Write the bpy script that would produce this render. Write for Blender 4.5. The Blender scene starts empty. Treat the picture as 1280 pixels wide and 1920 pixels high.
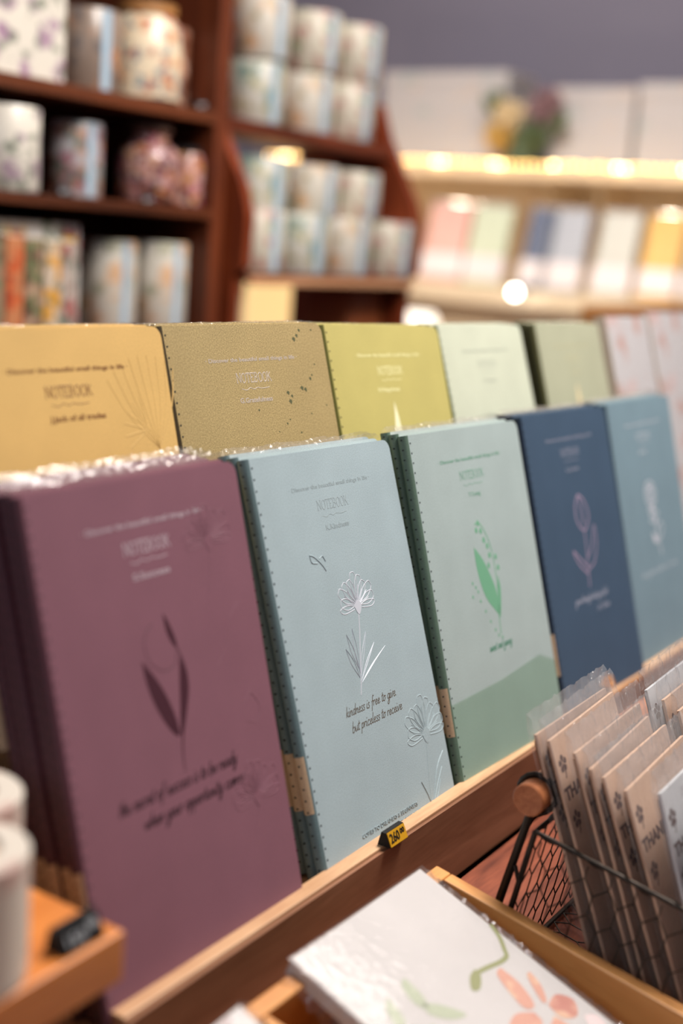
import bpy, bmesh, math, random
from mathutils import Vector, Matrix, noise as mnoise
random.seed(7)
R_ = math.radians
EYE = 1.1025
scn = bpy.context.scene
COL = scn.collection

# ------------------------------------------------------------------ camera
CX = Vector((0.5520, -0.8307, 0.0726)); CY = Vector((0.1354, 0.1751, 0.9752)); CZ = Vector((-0.8228, -0.5284, 0.2092))
CX.normalize(); CZ = (CZ - CX * CZ.dot(CX)).normalized(); CY = CZ.cross(CX).normalized()
cd = bpy.data.cameras.new('camera'); cam = bpy.data.objects.new('camera', cd); COL.objects.link(cam)
m = Matrix((CX, CY, CZ)).transposed().to_4x4(); m.translation = (0, 0, EYE); cam.matrix_world = m
cd.sensor_fit = 'VERTICAL'; cd.sensor_height = 36; cd.sensor_width = 24; cd.lens = 45.0
cd.clip_start = 0.02; cd.clip_end = 30
cd.dof.use_dof = True; cd.dof.focus_distance = 0.69; cd.dof.aperture_fstop = 3.2; cd.dof.aperture_blades = 0
scn.camera = cam
scn.view_settings.view_transform = 'Standard'; scn.view_settings.look = 'None'
scn.view_settings.gamma = 1.0; scn.view_settings.exposure = 0.0; scn.view_settings.use_curve_mapping = False

# ------------------------------------------------------------------ world, room lights and added fill lights
wd = bpy.data.worlds.new('world'); scn.world = wd; wd.use_nodes = True
wd.node_tree.nodes['Background'].inputs[0].default_value = (0.80, 0.84, 1.0, 1)
wd.node_tree.nodes['Background'].inputs[1].default_value = 0.06

def area(name, loc, target, size, energy, col, sy=None):
    l = bpy.data.lights.new(name, 'AREA'); l.energy = energy; l.color = col
    l.shape = 'RECTANGLE'; l.size = size; l.size_y = sy or size
    o = bpy.data.objects.new(name, l); COL.objects.link(o); o.location = loc
    o.rotation_euler = (Vector(target) - Vector(loc)).to_track_quat('-Z', 'Y').to_euler(); return o
def point(name, loc, energy, col, r=0.03):
    l = bpy.data.lights.new(name, 'POINT'); l.energy = energy; l.color = col; l.shadow_soft_size = r
    o = bpy.data.objects.new(name, l); COL.objects.link(o); o.location = loc; return o
def spot(name, loc, target, energy, col, cone, blend=0.5, r=0.06):
    l = bpy.data.lights.new(name, 'SPOT'); l.energy = energy; l.color = col; l.spot_size = math.radians(cone); l.spot_blend = blend; l.shadow_soft_size = r
    o = bpy.data.objects.new(name, l); COL.objects.link(o); o.location = loc
    o.rotation_euler = (Vector(target) - Vector(loc)).to_track_quat('-Z', 'Y').to_euler(); return o
area('ceiling_panel_light', (0.98, 0.10, 2.05), (0.70, 0.26, 0.9), 0.45, 29, (1.0, 0.95, 0.89), 0.45)
area('ceiling_panel_light', (1.55, 0.35, 2.5), (1.5, 0.95, 1.1), 0.8, 17, (1.0, 0.92, 0.84), 0.6)
area('ceiling_panel_light', (1.7, 1.35, 2.4), (3.1, 1.4, 1.0), 0.6, 24, (1.0, 0.93, 0.86), 0.6)
area('window_light', (-1.5, -0.15, 1.75), (0.6, 0.3, 0.95), 1.0, 11.0, (0.80, 0.89, 1.0), 1.0)
spot('added_fill_spot', (0.55, -0.55, 2.35), (0.98, 1.05, 1.06), 26, (1.0, 0.94, 0.88), 26)  # added fill, brightens the bookcase shelves from the front
spot('added_fill_spot', (0.95, -0.65, 2.35), (1.48, 1.05, 1.12), 15, (1.0, 0.95, 0.90), 22)  # added fill for the rolls on the redwood stand
point('added_shelf_fill', (2.62, 1.15, 1.24), 1.7, (1.0, 0.84, 0.64), 0.03)  # added free-floating fill that brightens the far shelf
point('added_shelf_fill', (2.62, 1.75, 1.24), 1.7, (1.0, 0.84, 0.64), 0.03)  # second added fill for the far shelf

# ------------------------------------------------------------------ material helpers
def lin(c):
    return tuple((x / 255 / 12.92 if x / 255 <= 0.04045 else ((x / 255 + 0.055) / 1.055) ** 2.4) for x in c) + (1,)
def nm(name):
    mt = bpy.data.materials.new(name); mt.use_nodes = True; nt = mt.node_tree
    return mt, nt, nt.nodes, nt.links, nt.nodes['Principled BSDF']
def tc(N, L, scale, kind='Object', rot=None):
    t = N.new('ShaderNodeTexCoord'); mp = N.new('ShaderNodeMapping'); L.new(t.outputs[kind], mp.inputs[0])
    mp.inputs['Scale'].default_value = scale if hasattr(scale, '__len__') else (scale,) * 3
    if rot: mp.inputs['Rotation'].default_value = rot
    return mp.outputs[0]
def plain(name, c, rough=0.6, metal=0.0, spec=0.5, coat=0):
    mt, nt, N, L, b = nm(name); b.inputs['Base Color'].default_value = lin(c)
    b.inputs['Roughness'].default_value = rough; b.inputs['Metallic'].default_value = metal
    b.inputs['Specular IOR Level'].default_value = spec; b.inputs['Coat Weight'].default_value = coat
    n = N.new('ShaderNodeTexNoise'); n.inputs['Scale'].default_value = 60; L.new(tc(N, L, 1), n.inputs[0])
    bp = N.new('ShaderNodeBump'); bp.inputs['Strength'].default_value = 0.04; L.new(n.outputs[0], bp.inputs['Height']); L.new(bp.outputs[0], b.inputs['Normal'])
    return mt
def mixcol(N, L, fac, a, b_):
    mx = N.new('ShaderNodeMix'); mx.data_type = 'RGBA'; L.new(fac, mx.inputs[0])
    for i, v in ((6, a), (7, b_)):
        if isinstance(v, tuple): mx.inputs[i].default_value = v
        else: L.new(v, mx.inputs[i])
    return mx.outputs[2]
def ramp(N, L, src, stops):
    r = N.new('ShaderNodeValToRGB'); L.new(src, r.inputs[0]); e = r.color_ramp.elements
    e[0].position, e[0].color = stops[0]; e[1].position, e[1].color = stops[-1]
    for p, c in stops[1:-1]:
        k = e.new(p); k.color = c
    return r.outputs[0]
BW = lambda a, b: [(a, (0, 0, 0, 1)), (b, (1, 1, 1, 1))]
def paper(name, c, fleck=0.10, rough=0.62, c2=None, mott=0.04):
    """fibrous paper: fine flecks, slow mottling and a tiny tooth"""
    mt, nt, N, L, b = nm(name); v = tc(N, L, 1)
    n1 = N.new('ShaderNodeTexNoise'); n1.inputs['Scale'].default_value = 1500; n1.inputs['Detail'].default_value = 3; L.new(v, n1.inputs[0])
    n2 = N.new('ShaderNodeTexNoise'); n2.inputs['Scale'].default_value = 35; n2.inputs['Detail'].default_value = 4; L.new(v, n2.inputs[0])
    base = lin(c)
    dk = tuple(x * (1 - 2 * fleck) for x in base[:3]) + (1,); lt = tuple(min(1, x * (1 + 1.6 * fleck)) for x in base[:3]) + (1,)
    if c2: lt = lin(c2)
    col = mixcol(N, L, ramp(N, L, n1.outputs[0], BW(0.3, 0.7)), dk, lt)
    mo = N.new('ShaderNodeMix'); mo.data_type = 'RGBA'; mo.blend_type = 'MULTIPLY'; mo.inputs[0].default_value = 1
    L.new(col, mo.inputs[6]); L.new(ramp(N, L, n2.outputs[0], [(0.3, (1 - 2 * mott,) * 3 + (1,)), (0.7, (1, 1, 1, 1))]), mo.inputs[7])
    L.new(mo.outputs[2], b.inputs['Base Color']); b.inputs['Roughness'].default_value = rough
    b.inputs['Specular IOR Level'].default_value = 0.35
    bp = N.new('ShaderNodeBump'); bp.inputs['Strength'].default_value = 0.12; bp.inputs['Distance'].default_value = 0.0004
    L.new(n1.outputs[0], bp.inputs['Height']); L.new(bp.outputs[0], b.inputs['Normal'])
    return mt
def wood(name, c1, c2, axis='X', scale=9, rough=0.42, spec=0.4, dist=3):
    mt, nt, N, L, b = nm(name)
    s = {'X': (1, 9, 9), 'Y': (9, 1, 9), 'Z': (9, 9, 1)}[axis]; v = tc(N, L, s)
    n1 = N.new('ShaderNodeTexNoise'); n1.inputs['Scale'].default_value = scale; n1.inputs['Detail'].default_value = 8; n1.inputs['Distortion'].default_value = dist * 0.3; L.new(v, n1.inputs[0])
    n2 = N.new('ShaderNodeTexNoise'); n2.inputs['Scale'].default_value = scale * 9; n2.inputs['Detail'].default_value = 4; L.new(v, n2.inputs[0])
    ad = N.new('ShaderNodeMath'); ad.operation = 'MULTIPLY_ADD'; L.new(n2.outputs[0], ad.inputs[0]); ad.inputs[1].default_value = 0.35; L.new(n1.outputs[0], ad.inputs[2])
    L.new(ramp(N, L, ad.outputs[0], [(0.45, lin(c1)), (0.85, lin(c2))]), b.inputs['Base Color'])
    b.inputs['Roughness'].default_value = rough; b.inputs['Specular IOR Level'].default_value = spec
    bp = N.new('ShaderNodeBump'); bp.inputs['Strength'].default_value = 0.15; bp.inputs['Distance'].default_value = 0.0006
    L.new(ad.outputs[0], bp.inputs['Height']); L.new(bp.outputs[0], b.inputs['Normal'])
    return mt
def floral(name, base, cols, scale=28, cover=0.5, rough=0.35, seed=0):
    """printed watercolour flowers: random blobs of colour on a pale ground"""
    mt, nt, N, L, b = nm(name); t = N.new('ShaderNodeTexCoord'); mp = N.new('ShaderNodeMapping'); L.new(t.outputs['Object'], mp.inputs[0]); mp.inputs['Location'].default_value = (seed * 1.7, seed * 0.9, seed * 2.3)
    wp = N.new('ShaderNodeTexNoise'); wp.inputs['Scale'].default_value = scale * 2.2; L.new(mp.outputs[0], wp.inputs[0])
    av = N.new('ShaderNodeVectorMath'); av.operation = 'MULTIPLY_ADD'; L.new(wp.outputs['Color'], av.inputs[0]); av.inputs[1].default_value = (0.9 / scale,) * 3; L.new(mp.outputs[0], av.inputs[2])
    cur = lin(base)
    for i, c in enumerate(cols):
        vo = N.new('ShaderNodeTexVoronoi'); vo.inputs['Scale'].default_value = scale * (1 + 0.45 * i)
        off = N.new('ShaderNodeVectorMath'); off.operation = 'ADD'; L.new(av.outputs[0], off.inputs[0]); off.inputs[1].default_value = (i * 3.1, i * 5.7, i * 1.3); L.new(off.outputs[0], vo.inputs['Vector'])
        f = ramp(N, L, vo.outputs['Distance'], [(0.0, (1, 1, 1, 1)), (cover * 0.55, (0.8, 0.8, 0.8, 1)), (cover * 0.85, (0, 0, 0, 1))])
        cur = mixcol(N, L, f, cur, lin(c))
    L.new(cur, b.inputs['Base Color']); b.inputs['Roughness'].default_value = rough
    return mt
def emit(name, c, s):
    mt, nt, N, L, b = nm(name); b.inputs['Base Color'].default_value = lin(c)
    b.inputs['Emission Color'].default_value = lin(c); b.inputs['Emission Strength'].default_value = s; return mt
def cello(name, gl=0.10, milk=0.05, rough=0.10, crinkle=0.0):
    mt, nt, N, L, b = nm(name); N.remove(b); out = N['Material Output']
    tr = N.new('ShaderNodeBsdfTransparent'); tr.inputs[0].default_value = (0.97, 0.97, 0.98, 1)
    g = N.new('ShaderNodeBsdfGlossy'); g.inputs['Roughness'].default_value = rough; d = N.new('ShaderNodeBsdfDiffuse'); d.inputs[0].default_value = (0.9, 0.88, 0.88, 1)
    m1 = N.new('ShaderNodeMixShader'); m1.inputs[0].default_value = milk; L.new(tr.outputs[0], m1.inputs[1]); L.new(d.outputs[0], m1.inputs[2])
    lw = N.new('ShaderNodeLayerWeight'); lw.inputs[0].default_value = 0.5
    pw = N.new('ShaderNodeMath'); pw.operation = 'POWER'; L.new(lw.outputs['Facing'], pw.inputs[0]); pw.inputs[1].default_value = 4
    ma = N.new('ShaderNodeMath'); ma.operation = 'MULTIPLY_ADD'; ma.use_clamp = True; L.new(pw.outputs[0], ma.inputs[0]); ma.inputs[1].default_value = 0.55; ma.inputs[2].default_value = gl
    m2 = N.new('ShaderNodeMixShader'); L.new(ma.outputs[0], m2.inputs[0]); L.new(m1.outputs[0], m2.inputs[1]); L.new(g.outputs[0], m2.inputs[2])
    if crinkle:
        n = N.new('ShaderNodeTexNoise'); n.inputs['Scale'].default_value = 90; n.inputs['Detail'].default_value = 3; n.inputs['Distortion'].default_value = 1.5; L.new(tc(N, L, 1), n.inputs[0])
        bp = N.new('ShaderNodeBump'); bp.inputs['Strength'].default_value = crinkle; bp.inputs['Distance'].default_value = 0.004; L.new(n.outputs[0], bp.inputs['Height'])
        L.new(bp.outputs[0], g.inputs['Normal'])
    L.new(m2.outputs[0], out.inputs[0]); return mt

M = {}
M['ledge'] = wood('pine_ledge', (168, 122, 88), (206, 166, 128), 'X', 6)
M['ledge_face'] = wood('walnut_face', (112, 74, 52), (150, 106, 80), 'X', 5)
M['table'] = wood('red_table', (92, 44, 30), (146, 78, 54), 'X', 7, 0.35)
M['tray'] = wood('pine_tray', (178, 112, 52), (214, 152, 88), 'Y', 7)
M['trayx'] = wood('pine_tray_cross', (178, 112, 52), (214, 152, 88), 'X', 7)
M['block'] = wood('orange_pine', (164, 88, 34), (204, 126, 60), 'X', 6)
M['cab'] = wood('mahogany', (58, 28, 16), (104, 54, 30), 'X', 5, 0.4)
M['cabz'] = wood('mahogany_upright', (62, 26, 14), (108, 52, 28), 'Z', 5, 0.4)
M['stand'] = wood('redwood', (66, 28, 16), (112, 52, 30), 'X', 5, 0.4)
M['standz'] = wood('redwood_upright', (88, 34, 16), (140, 62, 30), 'Z', 4, 0.4)
M['dark'] = plain('black_back_panel', (14, 11, 12), 0.9)
M['fardk'] = wood('far_counter_wood', (226, 200, 166), (240, 220, 190), 'Y', 4)
M['farback'] = plain('cream_back_panel', (236, 216, 184), 0.7)
M['pages'] = paper('page_edges', (214, 204, 184), 0.05)
M['tan'] = paper('tan_spine_label', (196, 168, 138), 0.06)
M['dot'] = plain('dark_stitch_hole', (28, 34, 36), 0.9)
M['cello'] = cello('cellophane', 0.045, 0.02, 0.12, 0.4)
M['celloc'] = cello('card_sleeve_film', 0.04, 0.10, 0.16, 0.8)
M['cellof'] = cello('smooth_film', 0.012, 0.02, 0.06, 0.04)
M['wire'] = plain('dark_wire', (52, 44, 38), 0.45, 0.7)
M['black'] = plain('black_plastic', (14, 14, 16), 0.6, 0, 0.25)
M['gold'] = plain('amber_number_plate', (196, 144, 30), 0.4)
M['white'] = plain('white_ink', (170, 172, 176), 0.7)
M['ink'] = plain('black_ink', (22, 20, 18), 0.5)

# ------------------------------------------------------------------ mesh helpers
class MB:
    def __init__(s): s.v = []; s.f = []; s.sm = []
    def add(s, vs, fs, smooth=False):
        o = len(s.v); s.v += [tuple(x) for x in vs]; s.f += [tuple(i + o for i in f) for f in fs]; s.sm += [smooth] * len(fs); return s
    def box(s, x0, x1, y0, y1, z0, z1, bev=0.0):
        if bev <= 0:
            vs = [(x, y, z) for x in (x0, x1) for y in (y0, y1) for z in (z0, z1)]
            return s.add(vs, [(0, 1, 3, 2), (4, 6, 7, 5), (0, 4, 5, 1), (2, 3, 7, 6), (0, 2, 6, 4), (1, 5, 7, 3)])
        bm = bmesh.new(); bmesh.ops.create_cube(bm, size=1)
        for v in bm.verts: v.co = Vector(((x0 + x1) / 2 + v.co.x * (x1 - x0), (y0 + y1) / 2 + v.co.y * (y1 - y0), (z0 + z1) / 2 + v.co.z * (z1 - z0)))
        bmesh.ops.bevel(bm, geom=list(bm.edges), offset=bev, segments=2, affect='EDGES', profile=0.5)
        return s.bm(bm)
    def bm(s, bm, smooth=False):
        bm.verts.index_update(); s.add([v.co[:] for v in bm.verts], [[v.index for v in f.verts] for f in bm.faces], smooth); bm.free(); return s
    def tube(s, pts, r, n=6, closed=False):
        pts = [Vector(p) for p in pts]; k = len(pts); vs = []; up = Vector((0.13, 0.21, 0.97)).normalized()
        for i, p in enumerate(pts):
            a = pts[(i - 1) % k] if (closed or i) else p; b = pts[(i + 1) % k] if (closed or i < k - 1) else p
            d = (b - a)
            d = d.normalized() if d.length > 1e-9 else Vector((0, 0, 1))
            u = d.cross(up)
            if u.length < 0.15: u = d.cross(Vector((1, 0.1, 0)))
            u.normalize(); w = d.cross(u); rr = r[i] if hasattr(r, '__len__') else r
            vs += [p + (u * math.cos(q * 2 * math.pi / n) + w * math.sin(q * 2 * math.pi / n)) * rr for q in range(n)]
        fs = []
        for i in range(k if closed else k - 1):
            j = (i + 1) % k
            fs += [(i * n + q, i * n + (q + 1) % n, j * n + (q + 1) % n, j * n + q) for q in range(n)]
        if not closed: fs += [tuple(range(n))[::-1], tuple((k - 1) * n + q for q in range(n))]
        return s.add(vs, fs, True)
    def lathe(s, prof, c=(0, 0, 0), n=32, cap=True):
        vs = []; fs = []
        for r, z in prof: vs += [(c[0] + r * math.cos(q * 2 * math.pi / n), c[1] + r * math.sin(q * 2 * math.pi / n), c[2] + z) for q in range(n)]
        for i in range(len(prof) - 1): fs += [(i * n + q, i * n + (q + 1) % n, (i + 1) * n + (q + 1) % n, (i + 1) * n + q) for q in range(n)]
        if cap: fs += [tuple(range(n))[::-1], tuple((len(prof) - 1) * n + q for q in range(n))]
        return s.add(vs, fs, True)
    def prism(s, poly, y0, y1):
        """poly of (x, z) extruded along y"""
        n = len(poly); vs = [(x, y0, z) for x, z in poly] + [(x, y1, z) for x, z in poly]
        fs = [tuple(range(n)), tuple(range(2 * n - 1, n - 1, -1))] + [(i, i + n, (i + 1) % n + n, (i + 1) % n) for i in range(n)]
        return s.add(vs, fs)
    def prism_x(s, poly, x0, x1):
        n = len(poly); vs = [(x0, y, z) for y, z in poly] + [(x1, y, z) for y, z in poly]
        fs = [tuple(range(n))[::-1], tuple(range(n, 2 * n))] + [(i, (i + 1) % n, (i + 1) % n + n, i + n) for i in range(n)]
        return s.add(vs, fs)
    def xf(s, mat): s.v = [tuple(mat @ Vector(v)) for v in s.v]; return s
    def build(s, name, mt, parent=None, matrix=None):
        me = bpy.data.meshes.new(name); me.from_pydata(s.v, [], s.f); me.update(); me.materials.append(mt)
        bm = bmesh.new(); bm.from_mesh(me); bmesh.ops.recalc_face_normals(bm, faces=bm.faces); bm.to_mesh(me); bm.free()
        me.polygons.foreach_set('use_smooth', s.sm)
        if any(s.sm): 
            try: me.set_sharp_from_angle(angle=R_(40))
            except Exception: pass
        o = bpy.data.objects.new(name, me); COL.objects.link(o)
        if parent: o.parent = parent
        if matrix is not None: o.matrix_world = matrix
        return o
def tag(o, label=None, cat=None, group=None, kind=None):
    if label: o['label'] = label
    if cat: o['category'] = cat
    if group: o['group'] = group
    if kind: o['kind'] = kind
    return o
def empty(name, matrix, label, cat, group=None):
    o = bpy.data.objects.new(name, None); o.empty_display_size = 0.02; COL.objects.link(o)
    o.matrix_world = matrix if isinstance(matrix, Matrix) else Matrix.Translation(Vector(matrix)); return tag(o, label, cat, group)
def copy_tree(o, parent=None):
    c = o.copy(); COL.objects.link(c); c.parent = parent
    for ch in list(o.children): copy_tree(ch, c)
    return c
def pix_y(px, py, Y):
    v = CX * ((px - 640) / 2400) - CY * ((py - 960) / 2400) - CZ; return v * (Y / v.y) + Vector((0, 0, EYE))
def pix_x(px, py, X):
    v = CX * ((px - 640) / 2400) - CY * ((py - 960) / 2400) - CZ; return v * (X / v.x) + Vector((0, 0, EYE))

# ------------------------------------------------------------------ lettering
SC = {'a': (.95, [[(.75, .85), (.4, 1), (.1, .5), (.3, 0), (.7, .4), (.8, 1)], [(.8, 1), (.75, .2), (1, .1)]]),
 'b': (.85, [[(.2, 2), (.1, 1), (.1, 0), (.5, 0), (.75, .5), (.5, .95), (.15, .7)]]),
 'c': (.8, [[(.7, .85), (.4, 1), (.1, .5), (.35, 0), (.8, .2)]]),
 'd': (.95, [[(.7, .85), (.4, 1), (.1, .5), (.3, 0), (.65, .4), (.85, 2)], [(.8, 1.2), (.7, .15), (.95, .05)]]),
 'e': (.8, [[(.1, .4), (.6, .65), (.45, 1), (.12, .6), (.3, 0), (.8, .25)]]),
 'f': (.65, [[(.75, 1.8), (.55, 2), (.35, 1.4), (.2, -.9)], [(.05, .85), (.65, 1)]]),
 'g': (.9, [[(.7, .85), (.4, 1), (.1, .5), (.3, .05), (.7, .4), (.8, 1)], [(.8, 1), (.65, -.7), (.3, -.95), (.25, -.5), (.95, .15)]]),
 'h': (.85, [[(.2, 2), (.1, 0)], [(.1, .4), (.45, 1), (.65, .7), (.6, .1), (.85, .1)]]),
 'i': (.4, [[(.15, 1), (.1, .1), (.4, .1)], [(.22, 1.4), (.25, 1.55)]]),
 'k': (.75, [[(.2, 2), (.1, 0)], [(.6, 1), (.12, .45), (.35, .35), (.7, 0)]]),
 'l': (.38, [[(.22, 2), (.1, .3), (.2, .05), (.4, .15)]]),
 'm': (1.1, [[(.12, 1), (.08, 0)], [(.08, .4), (.35, 1), (.47, .7), (.42, 0)], [(.42, .4), (.7, 1), (.84, .7), (.8, .1), (1.05, .1)]]),
 'n': (.85, [[(.12, 1), (.08, 0)], [(.08, .4), (.45, 1), (.6, .7), (.58, .1), (.85, .1)]]),
 'o': (.8, [[(.5, .95), (.15, .8), (.12, .2), (.4, 0), (.65, .4), (.5, .95), (.8, .85)]]),
 'p': (.8, [[(.15, 1), (.05, -.95)], [(.1, .5), (.45, 1), (.7, .6), (.45, .05), (.12, .15)]]),
 'r': (.6, [[(.12, 1), (.08, 0)], [(.08, .4), (.3, .95), (.6, .9)]]),
 's': (.6, [[(.55, .9), (.3, 1), (.2, .7), (.5, .35), (.35, 0), (.02, .1)]]),
 't': (.5, [[(.3, 1.7), (.15, .3), (.25, .05), (.5, .15)], [(.0, 1.1), (.55, 1.2)]]),
 'u': (.85, [[(.1, 1), (.1, .2), (.35, 0), (.65, .5), (.7, 1)], [(.7, 1), (.65, .15), (.85, .1)]]),
 'v': (.75, [[(.05, 1), (.3, 0), (.6, 1), (.8, .95)]]),
 'w': (1.05, [[(.05, 1), (.2, 0), (.5, .8), (.65, 0), (.95, 1), (1.1, .95)]]),
 'y': (.85, [[(.1, 1), (.15, .3), (.4, .1), (.7, 1)], [(.7, 1), (.5, -.7), (.15, -.95), (.2, -.5), (.85, .15)]]),
 '.': (.3, [[(.08, .0), (.12, .08)]]), ' ': (.55, []),
 'N': (1.3, [[(.15, 0), (.15, 1)], [(.15, 1), (1.05, 0)], [(1.05, 0), (1.05, 1)], [(0, 1), (.3, 1)], [(.02, 0), (.3, 0)], [(.9, 1), (1.2, 1)]]),
 'O': (1.2, [[(.55, 1), (.15, .8), (.1, .4), (.35, .02), (.55, 0), (.9, .15), (1.02, .55), (.85, .9), (.55, 1)]]),
 'T': (1.1, [[(.5, 0), (.5, 1)], [(.05, .8), (.05, 1), (.05, 1), (.95, 1), (.95, 1), (.95, .8)], [(.35, 0), (.65, 0)]]),
 'E': (1.0, [[(.15, 0), (.15, 1)], [(.0, 1), (.8, 1), (.8, 1), (.8, .82)], [(.15, .52), (.6, .52)], [(.0, 0), (.82, 0), (.82, 0), (.85, .2)]]),
 'B': (1.05, [[(.15, 0), (.15, 1)], [(0, 1), (.15, 1), (.55, 1), (.75, .78), (.5, .53), (.15, .53)], [(.5, .53), (.85, .3), (.6, 0), (0, 0)]]),
 'K': (1.15, [[(.15, 0), (.15, 1)], [(.9, 1), (.2, .45)], [(.4, .6), (1.0, 0)], [(0, 0), (.3, 0)], [(0, 1), (.3, 1)], [(.85, 0), (1.1, 0)]])}
def smooth_pts(p, n=4):
    if len(p) < 3: return p
    out = []
    for i in range(len(p) - 1):
        p0 = p[max(i - 1, 0)]; p1 = p[i]; p2 = p[i + 1]; p3 = p[min(i + 2, len(p) - 1)]
        for k in range(n):
            t = k / n
            out.append(tuple(0.5 * (2 * b + (c - a) * t + (2 * a - 5 * b + 4 * c - d) * t * t + (3 * b - a - 3 * c + d) * t ** 3) for a, b, c, d in zip(p0, p1, p2, p3)))
    return out + [p[-1]]
def ribbon(mb, pts, w, h=0.12, sm=True, taper=False):
    """raised line on a cover; pts (x, z) in mm, w and h in mm"""
    pts = smooth_pts(pts) if sm else pts
    if len(pts) < 2: return
    vs = []
    for i, p in enumerate(pts):
        a = pts[max(i - 1, 0)]; b = pts[min(i + 1, len(pts) - 1)]; dx, dz = b[0] - a[0], b[1] - a[1]; l = math.hypot(dx, dz) or 1
        ww = w / 2 * ((1 - 0.75 * abs(2 * i / (len(pts) - 1) - 1) ** 2) if taper else 1); nx, nz = -dz / l * ww, dx / l * ww
        vs += [((p[0] + nx) / 1000, -0.00002, (p[1] + nz) / 1000), (p[0] / 1000, -h / 1000, p[1] / 1000), ((p[0] - nx) / 1000, -0.00002, (p[1] - nz) / 1000)]
    fs = []
    for i in range(len(pts) - 1): fs += [(3 * i, 3 * i + 1, 3 * i + 4, 3 * i + 3), (3 * i + 1, 3 * i + 2, 3 * i + 5, 3 * i + 4)]
    mb.add(vs, fs, False)
def blob(mb, pts, h=0.06):
    pts = smooth_pts(list(pts) + [pts[0]], 3)[:-1]; n = len(pts)
    cx = sum(p[0] for p in pts) / n; cz = sum(p[1] for p in pts) / n
    vs = [(p[0] / 1000, -h / 1000, p[1] / 1000) for p in pts] + [(p[0] / 1000, 0, p[1] / 1000) for p in pts] + [(cx / 1000, -h / 1000, cz / 1000)]
    mb.add(vs, [(i, (i + 1) % n, 2 * n) for i in range(n)] + [(i, i + n, (i + 1) % n + n, (i + 1) % n) for i in range(n)])
def script(mb, txt, x, z, width, xh, w=0.35, shear=0.3, rise=0.0, adv=None):
    tot = sum(SC[c][0] for c in txt); k = width / tot; cx = x
    for c in txt:
        a, st = SC[c]
        for s_ in st:
            ribbon(mb, [(cx + q[0] * k + q[1] * xh * shear, z + q[1] * xh + rise * (cx - x)) for q in s_], w, 0.10, True)
        cx += a * k
TXT = {}
def bfont(mb, txt, x, z, size, width=None, shear=0.0, h=0.05, off=0.0):
    """printed type in mm, baseline at z, left at x; flat letters"""
    cu = bpy.data.curves.new('type', 'FONT'); cu.body = txt; cu.size = size / 1000; cu.offset = off / 1000; cu.extrude = h / 2000; cu.resolution_u = 2
    o = bpy.data.objects.new('type', cu); COL.objects.link(o); dg = bpy.context.evaluated_depsgraph_get(); dg.update()
    me = bpy.data.meshes.new_from_object(o.evaluated_get(dg)); vs = [v.co.copy() for v in me.vertices]; fs = [tuple(p.vertices) for p in me.polygons]
    bpy.data.objects.remove(o); bpy.data.curves.remove(cu); bpy.data.meshes.remove(me)
    if not vs: return
    mx = max(v.x for v in vs); k = (width / 1000 / mx) if width else 1
    mb.add([(x / 1000 + v.x * k + v.y * shear, -h / 2000 + v.z - 0.00001, z / 1000 + v.y) for v in vs], fs)

# ------------------------------------------------------------------ the room (setting)
def struct(name, mb, mt): return tag(mb.build(name, mt), kind='structure')
wallm = plain('lilac_grey_wall', (122, 118, 134), 0.85)
struct('floor', MB().box(-1.6, 3.5, -1.5, 2.7, -0.05, 0), wood('floor_boards', (96, 66, 46), (132, 96, 70), 'X', 4))
struct('ceiling', MB().box(-1.6, 3.5, -1.5, 2.7, 2.75, 2.8), plain('white_ceiling', (214, 208, 200), 0.9))
struct('wall_right', MB().box(3.35, 3.45, -1.5, 2.7, 0, 2.75), wallm)
struct('wall_back', MB().box(-1.6, 3.35, 2.6, 2.7, 0, 2.75), wallm)
struct('wall_left', MB().box(-1.7, -1.6, -1.5, 2.7, 0, 2.75), wallm)
struct('wall_front', MB().box(-1.6, 3.35, -1.6, -1.5, 0, 2.75), wallm)

# ------------------------------------------------------------------ stepped display unit with the two notebook ledges
ID = Matrix.Identity(4)
T10 = Matrix.Translation((0, 0.298, 0.75)) @ Matrix.Rotation(R_(10), 4, 'X')   # sloping counter: local x right, y back, z out of the slope
ledge = empty('stepped_display_shelf', (0.335, 0.298, 0), 'long stepped wooden display shelf with a pale rim holding two rows of notebooks', 'shelf')
W = lambda mb, name, mt, par: mb.build(name, mt, par, ID)
W(MB().box(0.336, 1.75, 0.2985, 0.3072, 0.7505, 0.8003, 0.0006), 'rim_board', M['ledge'], ledge)
W(MB().box(0.336, 1.75, 0.2965, 0.2984, 0.7505, 0.7985), 'rim_facing', M['ledge_face'], ledge)
W(MB().box(0.215, 1.75, 0.3076, 0.358, 0.782, 0.7925), 'shelf_board', M['ledge'], ledge)
W(MB().box(0.215, 1.75, 0.358, 0.366, 0.72, 0.849), 'riser_board', M['ledge'], ledge)
W(MB().box(0.16, 1.75, 0.366, 0.47, 0.838, 0.849), 'upper_shelf_board', M['ledge'], ledge)
W(MB().box(0.16, 1.75, 0.50, 0.512, 0.0, 0.90), 'back_board', M['cab'], ledge)
W(MB().box(0.16, 1.75, 0.47, 0.4995, 0.76, 0.849), 'rear_rail', M['cab'], ledge)
W(MB().box(0.16, 1.75, 0.31, 0.33, 0.0, 0.72), 'front_panel', M['cab'], ledge)
W(MB().box(0.16, 1.75, 0.3301, 0.4995, 0.70, 0.7199), 'base_board', M['cab'], ledge)

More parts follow.
